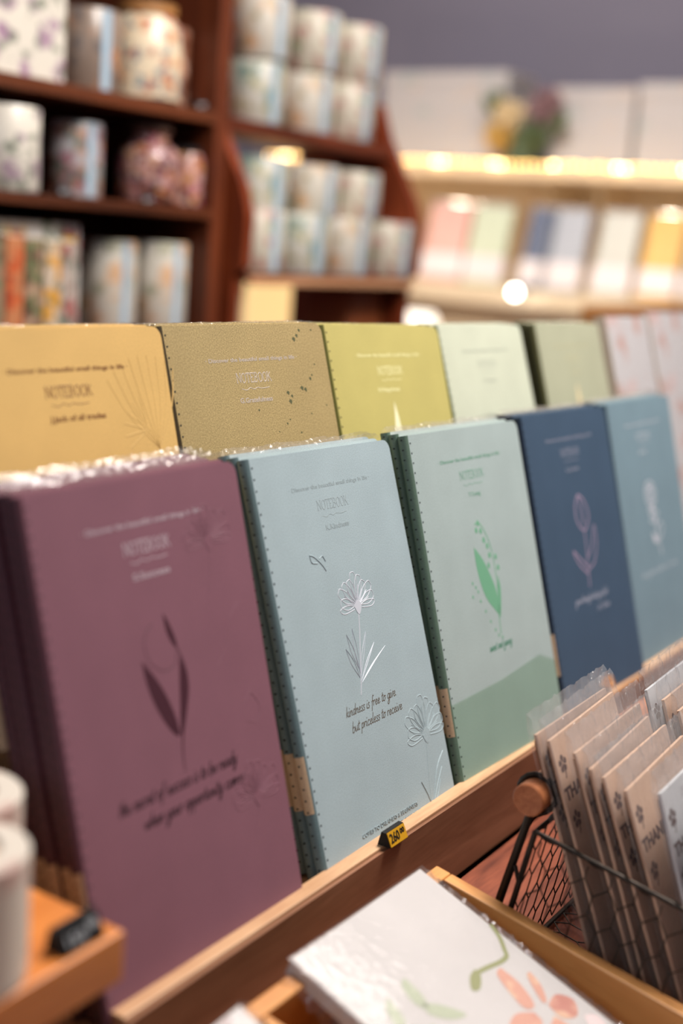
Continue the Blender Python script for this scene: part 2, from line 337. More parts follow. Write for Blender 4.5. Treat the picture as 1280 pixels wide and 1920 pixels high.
counter = empty('sloping_counter', (0.5, 0.1, 0), 'reddish wooden counter sloping to the front below the notebook ledge', 'counter')
MB().box(-0.55, 1.75, -0.42, -0.004, -0.025, -0.0002).build('counter_top', M['table'], counter, T10)
W(MB().box(-0.5, 1.7, -0.08, -0.06, 0.0, 0.655), 'front_panel', M['cab'], counter)
for xx in (-0.5, 1.68): W(MB().box(xx, xx + 0.02, -0.0595, 0.28, 0.0, 0.655), 'side_panel', M['cab'], counter)

# ------------------------------------------------------------------ notebooks
def book_matrix(p, k=0, gap=0.0066, dx=0.0, dl=0.0):
    x, y, z, yaw, lean, roll = p; lean = lean + dl
    cy, sy = math.cos(yaw), math.sin(yaw); a = Vector((cy, sy, 0)); back = Vector((-sy, cy, 0)); u = back * math.sin(lean) + Vector((0, 0, 1)) * math.cos(lean)
    c, s = math.cos(roll), math.sin(roll); A = a * c + u * s; U = u * c - a * s; B = U.cross(A)
    o = Vector((x, y, z + EYE)) + B * (gap * k) + A * dx
    o.z += gap * k * math.sin(lean) + 0.0005          # every book stands on the board
    mt = Matrix((A, B, U)).transposed().to_4x4(); mt.translation = o; return mt
def rrect(w, h, r, n=6, left=0.6):
    """outline (x, z): generous round corners on the fore edge, tight ones at the spine"""
    pts = []
    for cx, cz, rr, a0 in ((w - r, r, r, -90), (w - r, h - r, r, 0), (left, h - left, left, 90), (left, left, left, 180)):
        for i in range(n + 1):
            a = R_(a0 + 90 * i / n); pts.append((cx + rr * math.cos(a), cz + rr * math.sin(a)))
    return [(a / 1000, b / 1000) for a, b in pts]
BWD, BHT, BTH = 131.0, 210.0, 0.0060
def title(mb, name, nx0, nx1):
    bfont(mb, '\u00b7 Discover the beautiful small things in life \u00b7', 28, 190, 3.0, 76, h=0.06, off=.06)
    tot = sum(SC[c][0] for c in 'NOTEBOOK'); k = 29 / tot; cx = 50
    for c in 'NOTEBOOK':
        for s_ in SC[c][1]: ribbon(mb, [(cx + q[0] * k, 178.5 + q[1] * 5.0) for q in s_], 0.55, 0.10, sm=len(s_) > 4 and c in 'OB')
        cx += SC[c][0] * k
    ribbon(mb, [(53, 175.2), (57, 174.4), (60, 175.6), (63, 174.6), (66, 175.4), (70, 174.8), (76, 175.2)], 0.4, 0.08)
    bfont(mb, name, nx0, 167.6, 3.8, nx1 - nx0, h=0.06, off=.08)
def daisy_lines(mb, cx, cz, s, w, h, stem, n=9):
    for i in range(n):
        a = R_(16 + 148 * i / (n - 1)); dx, dz = math.cos(a), math.sin(a); px, pz = -dz, dx; L_ = s * (0.98 + 0.1 * math.sin(i * 2.1)); q = s * 0.17
        b0 = (cx + dx * s * .15, cz + dz * s * .15)
        ribbon(mb, [b0, (cx + dx * L_ * .6 + px * q, cz + dz * L_ * .6 + pz * q), (cx + dx * L_ * .95 + px * q * .7, cz + dz * L_ * .95 + pz * q * .7), (cx + dx * L_, cz + dz * L_),
                    (cx + dx * L_ * .95 - px * q * .7, cz + dz * L_ * .95 - pz * q * .7), (cx + dx * L_ * .6 - px * q, cz + dz * L_ * .6 - pz * q), b0], w, h)
        ribbon(mb, [b0, (cx + dx * L_ * .7, cz + dz * L_ * .7)], w * .6, h)
    for sg in (-1, 1):
        ribbon(mb, [(cx, cz), (cx + sg * s * .55, cz + s * .12), (cx + sg * s * .95, cz + s * .05), (cx + sg * s * .75, cz - s * .1), (cx + sg * s * .2, cz - s * .05)], w, h)
    blob(mb, [(cx - s * .2, cz + s * .05), (cx, cz + s * .2), (cx + s * .2, cz + s * .05), (cx + s * .06, cz - s * .2), (cx - s * .06, cz - s * .2)], h)
    ribbon(mb, stem, w * 1.5, h)
def deco_blue(mb, mq, me):
    daisy_lines(mb, 69.5, 124, 17.5, 0.55, 0.15, [(69.5, 123), (67, 112), (63, 99), (60, 88), (57, 79)])
    for x0, z0, x1, z1 in ((54, 112, 60, 92), (60, 114, 60, 90), (72, 110, 60, 88), (78, 103, 60, 86), (83, 97, 60, 85), (88, 99, 62, 86), (51, 105, 59, 88)):
        ribbon(mb, [(x0, z0), ((x0 + x1) / 2 - 1.5, (z0 + z1) / 2), (x1, z1)], 0.5, 0.2, taper=True)
        ribbon(mb, [(x0, z0), ((x0 + x1) / 2 + 1.2, (z0 + z1) / 2 + 1), (x1, z1)], 0.35, 0.2, taper=True)
    script(mq, 'kindness is free to give.', 40, 71, 50, 2.7, 0.55); script(mq, 'but priceless to receive', 43, 62.5, 50, 2.7, 0.55)
    global BUD; BUD = MB()
    ribbon(BUD, [(35, 157), (38, 156), (42, 153), (45, 150), (47, 147)], 0.6, 0.3); ribbon(BUD, [(35, 157), (36, 153), (41, 152)], 0.5, 0.3); ribbon(BUD, [(43, 154), (46, 155), (48, 152)], 0.4, 0.3)
    daisy_lines(me, 112, 43, 21, 0.9, 0.2, [(112, 43), (109, 30), (106, 16), (104, 3)], 9)
    for x0, z0 in ((122, 22), (118, 16), (126, 30), (98, 20)): ribbon(me, [(x0, z0), ((x0 + 106) / 2, z0 - 8), (105, 3)], 0.7, 0.35)
    
def deco_tulip(mb, mq, me):
    blob(mb, [(50, 134), (56, 126), (61, 117), (64.5, 107), (65.5, 98), (61, 101), (55, 111), (51, 123)])
    blob(mb, [(73, 131), (75, 124), (74.5, 114), (68, 99), (66.5, 100), (69, 112), (71, 122)])
    blob(mb, [(67, 151), (69.5, 147), (72, 140), (72.5, 135), (70, 137), (67.5, 143)])
    ribbon(mb, [(71, 138), (75, 128), (75.5, 118), (72, 108), (67.5, 98), (65.5, 90), (65, 82)], 1.3, 0.1, taper=True)
    ribbon(mb, [(60, 148), (55, 145), (53, 139), (55, 132), (62, 127), (69, 128), (72, 134)], 0.35, 0.1)
    script(mq, 'the secret of success is to be ready', 23, 76, 76, 3.0, 0.75); script(mq, 'when your opportunity comes', 36, 66.5, 66, 3.0, 0.75)
    daisy_lines(me, 104, 176, 17, 0.7, 0.14, [(104, 175), (101, 160), (96, 146)], 7); daisy_lines(me, 110, 56, 17, 0.8, 0.16, [(112, 58), (104, 40), (92, 26)], 8)
    ribbon(me, [(96, 120), (104, 128), (110, 140), (118, 146)], 0.7, 0.15); ribbon(me, [(110, 100), (116, 104), (121, 96), (117, 90), (111, 92)], 0.7, 0.15)
def deco_lily(mb, mq, me):
    blob(mb, [(53, 137), (57, 133), (62, 127), (67, 118), (71, 108), (72, 98), (71, 92), (66, 96), (58, 105), (54, 116), (52.5, 127)])
    blob(mb, [(76, 116), (77, 108), (74, 96), (71, 90), (70.5, 95), (73, 106)])
    ribbon(mb, [(58, 150), (63, 151), (69, 144), (73, 134), (74, 120), (73, 106), (70, 92), (69, 80)], 0.9, 0.1)
    for x, z in ((59, 147), (64, 146), (66, 140), (69, 136), (70, 130), (67, 124), (77, 128), (78, 121), (62, 151)):
        blob(mb, [(x, z + 1.8), (x + 1.6, z), (x + 1, z - 2), (x - 1, z - 2), (x - 1.6, z)])
    for x, z in ((45, 116), (48, 113), (43, 108), (51, 104), (55, 97), (59, 90), (63, 84), (50, 110), (70, 78), (66, 80)):
        blob(mb, [(x, z + 1.2), (x + .9, z), (x, z - 1.3), (x - .9, z)])
    script(mq, 'sweet and young', 52, 72, 28, 2.6, 0.6)
def deco_tulip2(mb, mq, me):
    for pts in ([(66, 150), (60, 144), (58, 134), (62, 127)], [(66, 150), (74, 145), (78, 134), (73, 126)], [(66, 150), (68, 140), (68, 128)], [(62, 127), (68, 124), (73, 126)]): ribbon(mb, pts, 1.6, 0.1)
    ribbon(mb, [(68, 124), (67, 112), (65, 98), (63, 84)], 1.3, 0.1)
    ribbon(mb, [(66, 104), (76, 112), (84, 126), (84, 112), (76, 100), (65, 96)], 1.3, 0.1); ribbon(mb, [(65, 98), (54, 106), (46, 112), (52, 102), (64, 93)], 1.5, 0.1)
    script(mq, 'grow through what you feel', 37, 75, 52, 2.6, 0.6); script(mq, 'in time', 70, 66, 20, 2.6, 0.6)
def deco_rose(mb, mq, me):
    for r, z0 in ((11, 134), (7, 134), (4, 135)):
        ribbon(mb, [(63 + r * math.cos(a * .7), z0 + r * math.sin(a * .7) * .9) for a in range(10)], 1.6, 0.1)
    for i in range(5): ribbon(mb, [(63, 122), (63 + 10 * math.cos(i * 1.3), 118 + 8 * math.sin(i * 1.3)), (66, 112)], 1.4, 0.1)
    ribbon(mb, [(64, 124), (66, 108), (68, 94), (70, 84)], 1.6, 0.1); ribbon(mb, [(67, 104), (76, 110), (80, 104), (70, 96)], 1.3, 0.1); blob(mb, [(56, 104), (64, 100), (66, 94), (58, 96)])
    script(mq, 'love grows where it is sown', 24, 72, 76, 2.7, 0.6)
def deco_flecks(mb, mq, me):
    for x, z, s in ((104, 201, 2), (107, 203, 1.6), (110, 206, 1.4), (113, 178, 1.5), (115, 180, 1), (107, 172, 1.8), (104, 173, 2), (91, 171, 1.8), (92, 166, 2), (94, 169, 1.4), (121, 206, 1), (119, 186, .9), (64, 163, .9), (86, 154, 1), (89, 156, .8), (109, 158, .8), (78, 150, .7), (124, 162, .8), (97, 148, 1)):
        s *= .72
        blob(mb, [(x, z + s), (x + s, z + s * .2), (x + s * .4, z - s), (x - s * .3, z - s * .4), (x - s, z + s * .1)])
def deco_branch(mb, mq, me):
    for i in range(9):
        a = R_(60 + 9 * i); ribbon(me, [(118, 150), (118 + 26 * math.cos(a), 150 + 26 * math.sin(a) * .9), (116 + 40 * math.cos(a), 152 + 44 * math.sin(a))], 0.9, 0.12, taper=True)
    for i in range(6):
        a = R_(100 + 22 * i); ribbon(me, [(112, 160), (112 + 16 * math.cos(a), 160 + 16 * math.sin(a))], 0.9, 0.12)
    ribbon(me, [(118, 150), (124, 134), (130, 120)], 1.1, 0.4)
def deco_sprout(mb, mq, me):
    blob(mb, [(63, 161), (65, 152), (66, 144), (66, 132), (58, 132), (59, 142), (61, 150)])
def deco_none(mb, mq, me): pass
def foil(name, c, rough=0.3, metal=0.5): return plain(name, c, rough, metal)
# key: matrix values, cover colour, spine colour, title material, flower material, quote material, name print, decoration, copies behind, labels
BK = [
 ('purple', (0.3345, 0.3041, -0.3081, -0.0025, 0.2688, 0.0044), (134, 91, 104), (86, 52, 62), foil('pale_foil', (214, 196, 204), .3, .3), plain('plum_ink', (70, 34, 46), .5), plain('plum_black_ink', (44, 20, 30), .5), ('S.Success', 53, 76), deco_tulip, 4,
  'dusty purple notebook with a dark tulip print, front left on the ledge', 'dusty purple notebook, %s behind the purple tulip notebook'),
 ('blue', (0.4873, 0.3043, -0.3080, 0.0054, 0.3245, -0.0154), (164, 181, 187), (98, 118, 122), paper('blue_emboss', (156, 170, 174), .04, .4), foil('pearl_foil', (202, 206, 216), .5, .05), plain('grey_brown_foil', (112, 104, 92), .35, .4), ('K.Kindness', 54, 76), deco_blue, 2,
  'light grey-blue notebook with a pearly daisy and the word kindness', 'light grey-blue notebook, %s behind the daisy notebook'),
 ('mint', (0.6274, 0.3035, -0.3095, -0.0403, 0.2943, -0.0024), (168, 183, 182), (94, 116, 102), plain('green_title_ink', (112, 158, 136), .5), plain('leaf_green_ink', (112, 168, 136), .5), plain('deep_green_ink', (60, 124, 98), .5), ('Y.Young', 57, 71), deco_lily, 2,
  'pale mint notebook with a green lily of the valley print', 'pale mint notebook, %s behind the lily of the valley notebook'),
 ('navy', (0.7748, 0.3034, -0.3100, -0.0410, 0.2933, -0.0055), (64, 84, 106), (28, 40, 56), foil('grey_foil', (150, 152, 168), .4, .2), foil('rose_foil', (164, 146, 170), .4, .2), foil('silver_foil', (160, 164, 180), .4, .2), ('L.Love', 54, 74), deco_tulip2, 2,
  'navy blue notebook with a pinkish tulip outline', 'navy blue notebook, %s behind the tulip outline notebook'),
 ('teal', (0.9160, 0.3030, -0.3115, -0.0162, 0.2737, 0.0002), (120, 144, 156), (52, 68, 78), foil('light_foil', (190, 196, 206), .4, .2), foil('white_foil', (206, 210, 220), .4, .2), foil('soft_foil', (176, 186, 196), .4, .2), ('J.Joy', 52, 68), deco_rose, 2,
  'slate blue notebook with a white rose print, last of the front row', 'slate blue notebook, %s behind the white rose notebook'),
 ('yellow', (0.3491, 0.3700, -0.2513, -0.0147, 0.2701, -0.0051), (218, 178, 110), (96, 66, 34), plain('brown_title_ink', (120, 74, 40), .5), None, None, ('J.Jack of all trades', 51, 85), deco_branch, 2,
  'mustard yellow notebook with brown lettering in the back row', 'mustard yellow notebook, %s behind the front yellow one'),
 ('kraft', (0.4888, 0.3697, -0.2512, -0.0567, 0.2993, 0.0040), (150, 130, 88), (66, 54, 34), foil('tan_foil', (212, 198, 186), .35, .3), plain('dark_green_fleck', (82, 84, 54), .6), None, ('G.Gratefulness', 50, 77), deco_flecks, 2,
  'olive-brown kraft notebook with dark flecks in the back row', 'olive-brown kraft notebook, %s behind the flecked one'),
 ('olive', (0.6340, 0.3699, -0.2520, -0.0292, 0.3138, -0.0217), (186, 174, 106), (92, 90, 40), foil('cream_foil', (232, 226, 170), .5, .1), plain('cream_ink', (238, 234, 196), .5), None, ('H.Happiness', 47, 72), deco_sprout, 2,
  'yellow-green notebook with cream lettering in the back row', 'yellow-green notebook, %s behind the cream lettered one'),
 ('pale', (0.7818, 0.3698, -0.2541, 0.0036, 0.3244, -0.0104), (196, 200, 180), (78, 88, 52), plain('faint_grey_ink', (168, 172, 158), .5), None, None, ('P.Peace', 54, 74), deco_none, 2,
  'very pale grey-green notebook in the back row', 'very pale grey-green notebook, %s behind the palest front one'),
 ('sage', (0.9329, 0.3696, -0.2553, 0.0067, 0.3125, -0.0155), (168, 169, 145), (74, 72, 40), plain('faint_tan_ink', (178, 174, 142), .5), plain('apricot_ink', (226, 204, 160), .5), None, ('C.Calm', 54, 74), deco_sprout, 2,
  'sage green notebook in the back row beside two dark spines', 'sage green notebook, %s behind the front sage one'),
]
ORD = ['first', 'second', 'third', 'fourth', 'fifth']
stitch = MB()
for i in range(36):
    z = 0.004 + i * 0.00575
    stitch.lathe([(0.00062, 0), (0.00054, 0.00016)], n=6)
    n_ = len(stitch.v) - 12
    for q in range(n_, len(stitch.v)):
        x, y, zz = stitch.v[q]; stitch.v[q] = (0.0021 + x, -zz, z + y)
    stitch.box(-0.0036, -0.0028, 0.0018, 0.0026, z + 0.0020, z + 0.0028)
for key, p, cc, sc, mtit, mflw, mquo, (nm_, nx0, nx1), deco, ncopy, lab, lab2 in BK:
    def make(front):
        root = empty('notebook', ID, lab, 'notebook', 'boxed stacks of slim notebooks on the ledge')
        cover = M.setdefault('cover_' + key, paper(key + '_cover_paper', cc, 0.14 if key == 'kraft' else 0.07, 0.55, (196, 172, 120) if key == 'kraft' else None))
        spn = M.setdefault('spine_' + key, paper(key + '_spine_cloth', sc, 0.08, 0.45))
        mb = MB(); out = rrect(BWD, BHT, 6.0); mb.prism(out, 0, 0.0006); mb.prism(out, BTH - 0.0006, BTH)
        mb.build('cover', cover, root)
        MB().prism([(x * 0.992 + 0.0002, z * 0.994 + 0.0006) for x, z in out], 0.0007, BTH - 0.0007).build('pages', M['pages'], root)
        # rounded cloth spine on the left edge
        prof = [(0.0006, -0.00008), (-0.0008, 0.0001), (-0.0022, 0.0008), (-0.0030, 0.0021), (-0.0032, 0.0030), (-0.0030, 0.0039), (-0.0022, 0.0052), (-0.0008, 0.0059), (0.0006, 0.00608)]
        sp = MB(); n = len(prof); vs = [(x, y, z) for z in (0.0, 0.21) for x, y in prof]
        sp.add(vs, [(i, i + 1, i + 1 + n, i + n) for i in range(n - 1)], True); sp.add(vs, [tuple(range(n)), tuple(range(2 * n - 1, n - 1, -1)), (0, n, 2 * n - 1, n - 1)])
        spine = sp.build('spine', spn, root)
        q = [(x * 1.04 - 0.0001, y * 1.02 - 0.0001) for x, y in prof[1:-1]]; n = len(q); lb = MB()
        vs = [(x, y, z) for z in (0.034, 0.0625) for x, y in q]; lb.add(vs, [(i, i + 1, i + 1 + n, i + n) for i in range(n - 1)], True)
        lb.build('spine_label', M['tan'], spine)
        me = bpy.data.meshes.get('stitching_mesh')
        if me is None:
            s_ = stitch.build('stitching', M['dot']); me = s_.data; me.name = 'stitching_mesh'; bpy.data.objects.remove(s_)
        so = bpy.data.objects.new('stitching', me); COL.objects.link(so); so.parent = spine
        if front:
            a, b, c = MB(), MB(), MB(); t = MB(); title(t, nm_, nx0, nx1); t.build('title_print', mtit, root)
            deco(a, b, c)
            if a.v: a.build('flower_print', mflw, root)
            if b.v: b.build('quote_print', mquo, root)
            if c.v: c.build('embossed_flower', cover, root)
            if key == 'blue':
                e_ = MB(); bfont(e_, 'COPIES TO DREAMERS & BEGINNERS', 34, 9.6, 2.9, 56, h=0.3); bfont(e_, 'FOR EVERY SMALL PAGE', 58, 5.4, 2.5, 34, h=0.3); e_.build('embossed_lettering', mtit, root); BUD.build('embossed_bud', cover, root)
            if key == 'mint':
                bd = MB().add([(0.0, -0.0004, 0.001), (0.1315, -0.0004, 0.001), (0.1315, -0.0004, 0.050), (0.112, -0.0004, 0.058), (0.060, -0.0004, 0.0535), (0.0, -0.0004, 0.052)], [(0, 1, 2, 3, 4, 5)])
                bd.build('green_tint_band', M['tintfilm'], root)  # translucent green band over the lower cover
        else:
            # crinkled film of the clear sleeve standing up past the top edge
            ns = 64; vs = []; rr = random.Random(len(key) * 7); hh = 0.0032 if p[1] < .35 else 0.0010; am = hh * .12
            for i in range(ns + 1):
                x = -0.002 + 0.135 * i / ns
                for j, (zz, yy) in enumerate(((0.2098, 0.0005), (0.2098 + hh * .5, 0.0008), (0.2098 + hh, 0.0022), (0.2098 + hh * .7, 0.0040), (0.2095, 0.0056))):
                    k_ = 0 if j in (0, 4) else 1
                    vs.append((x, yy + k_ * rr.uniform(-.0004, .0004), zz + k_ * (rr.uniform(-am, am) + am * math.sin(i * 0.35))))
            fs = [(i * 5 + j, i * 5 + j + 1, i * 5 + j + 6, i * 5 + j + 5) for i in range(ns) for j in range(4)]
            MB().add(vs, fs, True).build('sleeve_edge', M['cello'], root)
        return root
    if 'tintfilm' not in M:
        mt = cello('green_tint_film', 0.02, 0.0, 0.4); N = mt.node_tree.nodes
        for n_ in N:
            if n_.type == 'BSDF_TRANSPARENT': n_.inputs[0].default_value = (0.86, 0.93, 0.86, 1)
        M['tintfilm'] = mt
    f_ = make(True); f_.matrix_world = book_matrix(p)
    proto = None
    for k in range(1, ncopy + 1):
        if proto is None: proto = make(False); o = proto
        else: o = copy_tree(proto)
        o['label'] = lab2 % ORD[k - 1]
        o.matrix_world = book_matrix(p, k, dx=0.0012 * math.sin(k * 2.3 + len(key)))

# two white folders at the end of the back row
whf = floral('white_pink_flower_paper', (214, 210, 208), ((226, 190, 182), (206, 160, 146)), 16, 0.42, 0.5, 3)
for i, (x0, lab, w_) in enumerate(((1.079, 'white floral folder beside the sage notebook', .100), (1.186, 'white floral folder at the far right end of the back row', .118))):
    r_ = empty('paper_folder', book_matrix((x0, 0.3696, -0.2535 + .0, 0.0, 0.31, -0.01)), lab, 'folder', 'white floral folders in the back row')
    MB().prism(rrect(w_ * 1000, 212 + i * 3, 2), 0, 0.003).build('cover', whf, r_)
    MB().box(0.002, w_ - 0.002, 0.0031, 0.010, 0.001, 0.208).build('pages', M['pages'], r_)
    MB().box(-0.0016, -0.0002, -0.0004, 0.0105, 0.0, 0.213).build('spine', plain('beige_folder_spine', (206, 190, 172), .5), r_)
    MB().box(-0.002, w_ + .002, -0.0010, -0.0008, 0.0, 0.2145 + i * .003).build('sleeve', M['cellof'], r_)

# ------------------------------------------------------------------ price tags
def price_tag(matrix, txt, sup, label, amber=True, s=1.0):
    r = empty('price_tag', matrix, label, 'price tag', 'little number block price tags')
    L_ = 0.021 * s; h_ = 0.0088 * s; d_ = 0.0095 * s
    MB().prism_x([(0, 0), (d_, 0), (d_ * .80, h_), (d_ * .46, h_)], 0, L_).build('base', M['black'], r)
    a = Vector((0, 0, 0)); b = Vector((0, d_ * .46, h_)); sl = (b - a).length; ang = math.atan2(h_, d_ * .46)
    T = Matrix.Rotation(ang - math.pi / 2, 4, 'X')
    pl = MB().box(0.0004, L_ - .0004, -0.0007 * s, -0.0001, 0.0003, sl - .0003).xf(T).build('number_plate', M['gold'] if amber else M['black'], r)
    t = MB(); bfont(t, txt, 1.6 * s, 2.4 * s, 8.4 * s if amber else 6 * s, 10.8 * s, h=0.2, off=(.12 if amber else 0) * s); bfont(t, sup, 13.8 * s, 4.9 * s, 4.6 * s, 5 * s, h=0.2, off=.08 * s)
    t.xf(Matrix.Translation((0, -0.00075 * s, 0))).xf(T).build('digits', M['ink'] if amber else M['white'], pl)
    return r
price_tag(Matrix.Translation((0.5270, 0.2938, 0.8006)), '260', '00', 'amber 260 price tag on the pale ledge rim below the daisy notebook', True, 0.82)

# ------------------------------------------------------------------ compartment tray and its packs
tray = empty('compartment_tray', T10 @ Matrix.Translation((0.2, -0.15, 0)), 'pale pine compartment tray on the sloping counter below the ledge', 'tray')
bx = lambda *a, **k: MB().box(*a, **k)
TY0, TY1 = -0.24, -0.0185
bx(0.08, 0.5358, TY1 - 0.0085, TY1, 0.001, 0.050, bev=0.0008).build('back_wall', M['trayx'], tray, T10)
bx(0.5275, 0.5358, TY0, TY1 - 0.0087, 0.001, 0.050, bev=0.0008).build('side_wall', M['tray'], tray, T10)
bx(0.374, 0.3815, TY0, TY1 - 0.0087, 0.005, 0.050, bev=0.0008).build('divider', M['tray'], tray, T10)
bx(0.220, 0.2275, TY0, TY1 - 0.0087, 0.005, 0.050, bev=0.0008).build('divider', M['tray'], tray, T10)
bx(0.08, 0.5273, TY0, TY1 - 0.0087, 0.001, 0.0048).build('tray_floor', M['tray'], tray, T10)
bx(0.08, 0.5358, TY0 - 0.0085, TY0 - 0.0002, 0.001, 0.050, bev=0.0008).build('front_wall', M['trayx'], tray, T10)
padw = paper('pad_paper', (198, 192, 187), 0.02, 0.5)
olive_i = plain('olive_watercolour', (134, 136, 80), .6); peach_i = floral('peach_watercolour', (200, 142, 118), ((180, 108, 90), (210, 168, 136)), 60, .5, .5, 5); pale_i = plain('pale_pink_watercolour', (222, 200, 196), .6); sage_i = plain('sage_watercolour', (172, 178, 150), .6)
# pad in its sleeve: local x right, y back along the pad, z up; local plane written with (x, z)->(x, y)
def flat(mb): return mb.xf(Matrix(((1, 0, 0, 0), (0, 0, 1, 0), (0, -1, 0, 0), (0, 0, 0, 1))))
def crinkle_edge(x0, x1, y0, y1, z, n, amp, seed):
    rr = random.Random(seed); vs = []; m_ = 5
    for i in range(n + 1):
        for j in range(m_):
            t = i / n; u = j / (m_ - 1)
            x = x0 + (x1 - x0) * t; y = y0 + (y1 - y0) * t
            ox, oy = (y1 - y0), -(x1 - x0); l = math.hypot(ox, oy); ox /= l; oy /= l
            w_ = 0.008 * u
            vs.append((x + ox * w_, y + oy * w_, z - 0.007 * u * u + (rr.uniform(-amp, amp) if 0 < j else 0)))
    fs = [(i * m_ + j, i * m_ + j + 1, (i + 1) * m_ + j + 1, (i + 1) * m_ + j) for i in range(n) for j in range(m_ - 1)]
    return MB().add(vs, fs, True)
def pose(tl, yaw, lean, roll_, length, thick):
    cy, sy = math.cos(yaw), math.sin(yaw); a = Vector((cy, sy, 0)); u = Vector((-sy, cy, 0)) * math.sin(lean) + Vector((0, 0, 1)) * math.cos(lean)
    A = a * math.cos(roll_) + u * math.sin(roll_); U = u * math.cos(roll_) - a * math.sin(roll_); Nn = A.cross(U)
    mt = Matrix((A, U, Nn)).transposed().to_4x4(); mt.translation = Vector(tl) + Vector((0, 0, EYE)) - U * length - Nn * thick; return mt
padM = pose((0.409, 0.2714, -0.2995), -0.107, 1.2335, 0.072, 0.160, 0.009)
pad = empty('paper_pad', padM, 'white paper pad with peach and olive flowers in cellophane in the tray', 'paper pad')
bx(0, 0.102, 0, 0.160, 0, 0.009, bev=0.0006).build('pad_block', padw, pad)
padb = empty('paper_pad', T10 @ Matrix.Translation((0.400, -0.226, 0.006)) @ Matrix.Rotation(R_(3), 4, 'X'), 'white paper pad lying on the tray floor under the peach flower pad', 'paper pad')
bx(0, 0.102, 0, 0.150, 0, 0.020, bev=0.0006).build('pad_block', padw, padb)
def fl(fn): mb = MB(); fn(mb); flat(mb); mb.xf(Matrix.Translation((0, 0, 0.0091))); return mb
fl(lambda b: (ribbon(b, [(102, 117), (99, 110), (94, 104), (91, 101), (85, 101), (76, 103), (68, 104), (62, 102)], 2.4, .05), blob(b, [(70, 106), (64, 105), (58, 100), (62, 98), (69, 102)], .04))).build('olive_stem_print', olive_i, pad)
fl(lambda b: [blob(b, s_, .04) for s_ in ([(82, 99), (77, 98), (73, 89), (71, 79), (77, 77), (82, 88)], [(93, 89), (89, 88), (82, 76), (85, 75), (91, 82)], [(83, 73), (92, 74), (97, 67), (90, 61), (82, 65)], [(73, 75), (64, 80), (54, 77), (60, 70), (71, 69)], [(80, 68), (81, 58), (73, 52), (70, 64)])]).build('peach_flower_print', peach_i, pad)
fl(lambda b: [blob(b, s_, .04) for s_ in ([(93, 59), (99, 55), (95, 46), (87, 50)], [(64, 62), (56, 62), (54, 52), (64, 52)])]).build('pink_petal_print', pale_i, pad)
fl(lambda b: [blob(b, s_, .04) for s_ in ([(36, 123), (31, 121), (28, 112), (31, 106), (35, 112)], [(31, 110), (38, 104), (44, 94), (36, 96), (29, 104)], [(20, 121), (14, 117), (11, 108), (17, 109)], [(26, 100), (20, 100), (14, 92), (22, 93)])]).build('sage_leaf_print', sage_i, pad)
bx(-0.002, 0.104, 0.001, 0.1605, 0.0096, 0.0097).build('sleeve', M['cellof'], pad)
crinkle_edge(0.102, 0.102, 0.002, 0.158, 0.0092, 60, .0022, 4).build('sleeve_edge', M['cello'], pad)
crinkle_edge(0.0, 0.0, 0.158, 0.002, 0.0092, 60, .0026, 9).build('sleeve_edge', M['cello'], pad)
redfl = floral('red_flower_paper', (216, 210, 204), ((190, 84, 74), (150, 158, 110)), 45, .5, .5, 8)
pad2M = T10 @ Matrix.Translation((0.262, -0.1620, 0.0200)) @ Matrix.Rotation(R_(3), 4, 'Z') @ Matrix.Rotation(R_(16), 4, 'X')
pad2 = empty('paper_pad', pad2M, 'white paper pad with red flowers in crinkled cellophane left of the tray divider', 'paper pad')
bx(0, 0.104, 0, 0.138, 0, 0.009, bev=0.0006).build('pad_block', redfl, pad2)
bx(-0.001, 0.105, 0.001, 0.1385, 0.0096, 0.0097).build('sleeve', M['cellof'], pad2)
crinkle_edge(0.103, 0.103, 0.002, 0.137, 0.0092, 50, .0026, 14).build('sleeve_edge', M['cello'], pad2)
crinkle_edge(0.002, 0.102, 0.137, 0.137, 0.0092, 50, .0024, 15).xf(Matrix.Identity(4)).build('sleeve_edge', M['cello'], pad2)

# ------------------------------------------------------------------ wire basket and thank-you cards
BX0, BX1, BYB, BYF, BH = 0.541, 0.752, -0.0606, -0.26, 0.0905
bk = empty('wire_basket', T10 @ Matrix.Translation((0.645, -0.16, 0)), 'dark wire mesh basket holding sleeved thank-you cards', 'basket')
fr = MB()
c3 = lambda x, y, z: (x, y, z)
rim = [(BX0, BYB, BH), (BX1, BYB, BH), (BX1, BYF, BH), (BX0, BYF, BH)]; foot = [(BX0 - .004, BYB, .003), (BX1, BYB, .003), (BX1, BYF, .003), (BX0 - .004, BYF, .003)]
def seg(a, b, n): return [tuple(a[k] + (b[k] - a[k]) * i / n for k in range(3)) for i in range(n)]
loop = []
for i in range(4): loop += seg(rim[i], rim[(i + 1) % 4], 24)
fr.tube(loop, 0.0013, 8, True); loop2 = []
for i in range(4): loop2 += seg(foot[i], foot[(i + 1) % 4], 12)
fr.tube(loop2, 0.0014, 8, True)
for i in range(4): fr.tube([foot[i], rim[i]], 0.0015, 8)
fr.tube([(BX0 + .004, BYB + .009, .003), (BX0 + .005, BYB + .009, BH * .5), (BX0 + .006, BYB + .007, BH + .003)], 0.0021, 8); fr.tube([(BX0, BYB, .06), (BX0 + .004, BYB + .006, .066)], .0012, 6)
fr.build('frame', M['wire'], bk, T10)
tw = MB()   # twisted binding wire round the rim
for i in range(4):
    a, b = Vector(rim[i]), Vector(rim[(i + 1) % 4]); n = 90; d = (b - a).normalized(); u = Vector((0, 0, 1)); w = d.cross(u)
    tw.tube([tuple(a.lerp(b, k / n) + (u * math.cos(k * .55) + w * math.sin(k * .55)) * .0016) for k in range(n + 1)], 0.0004, 4)
tw.build('binding_wire', M['wire'], bk, T10)
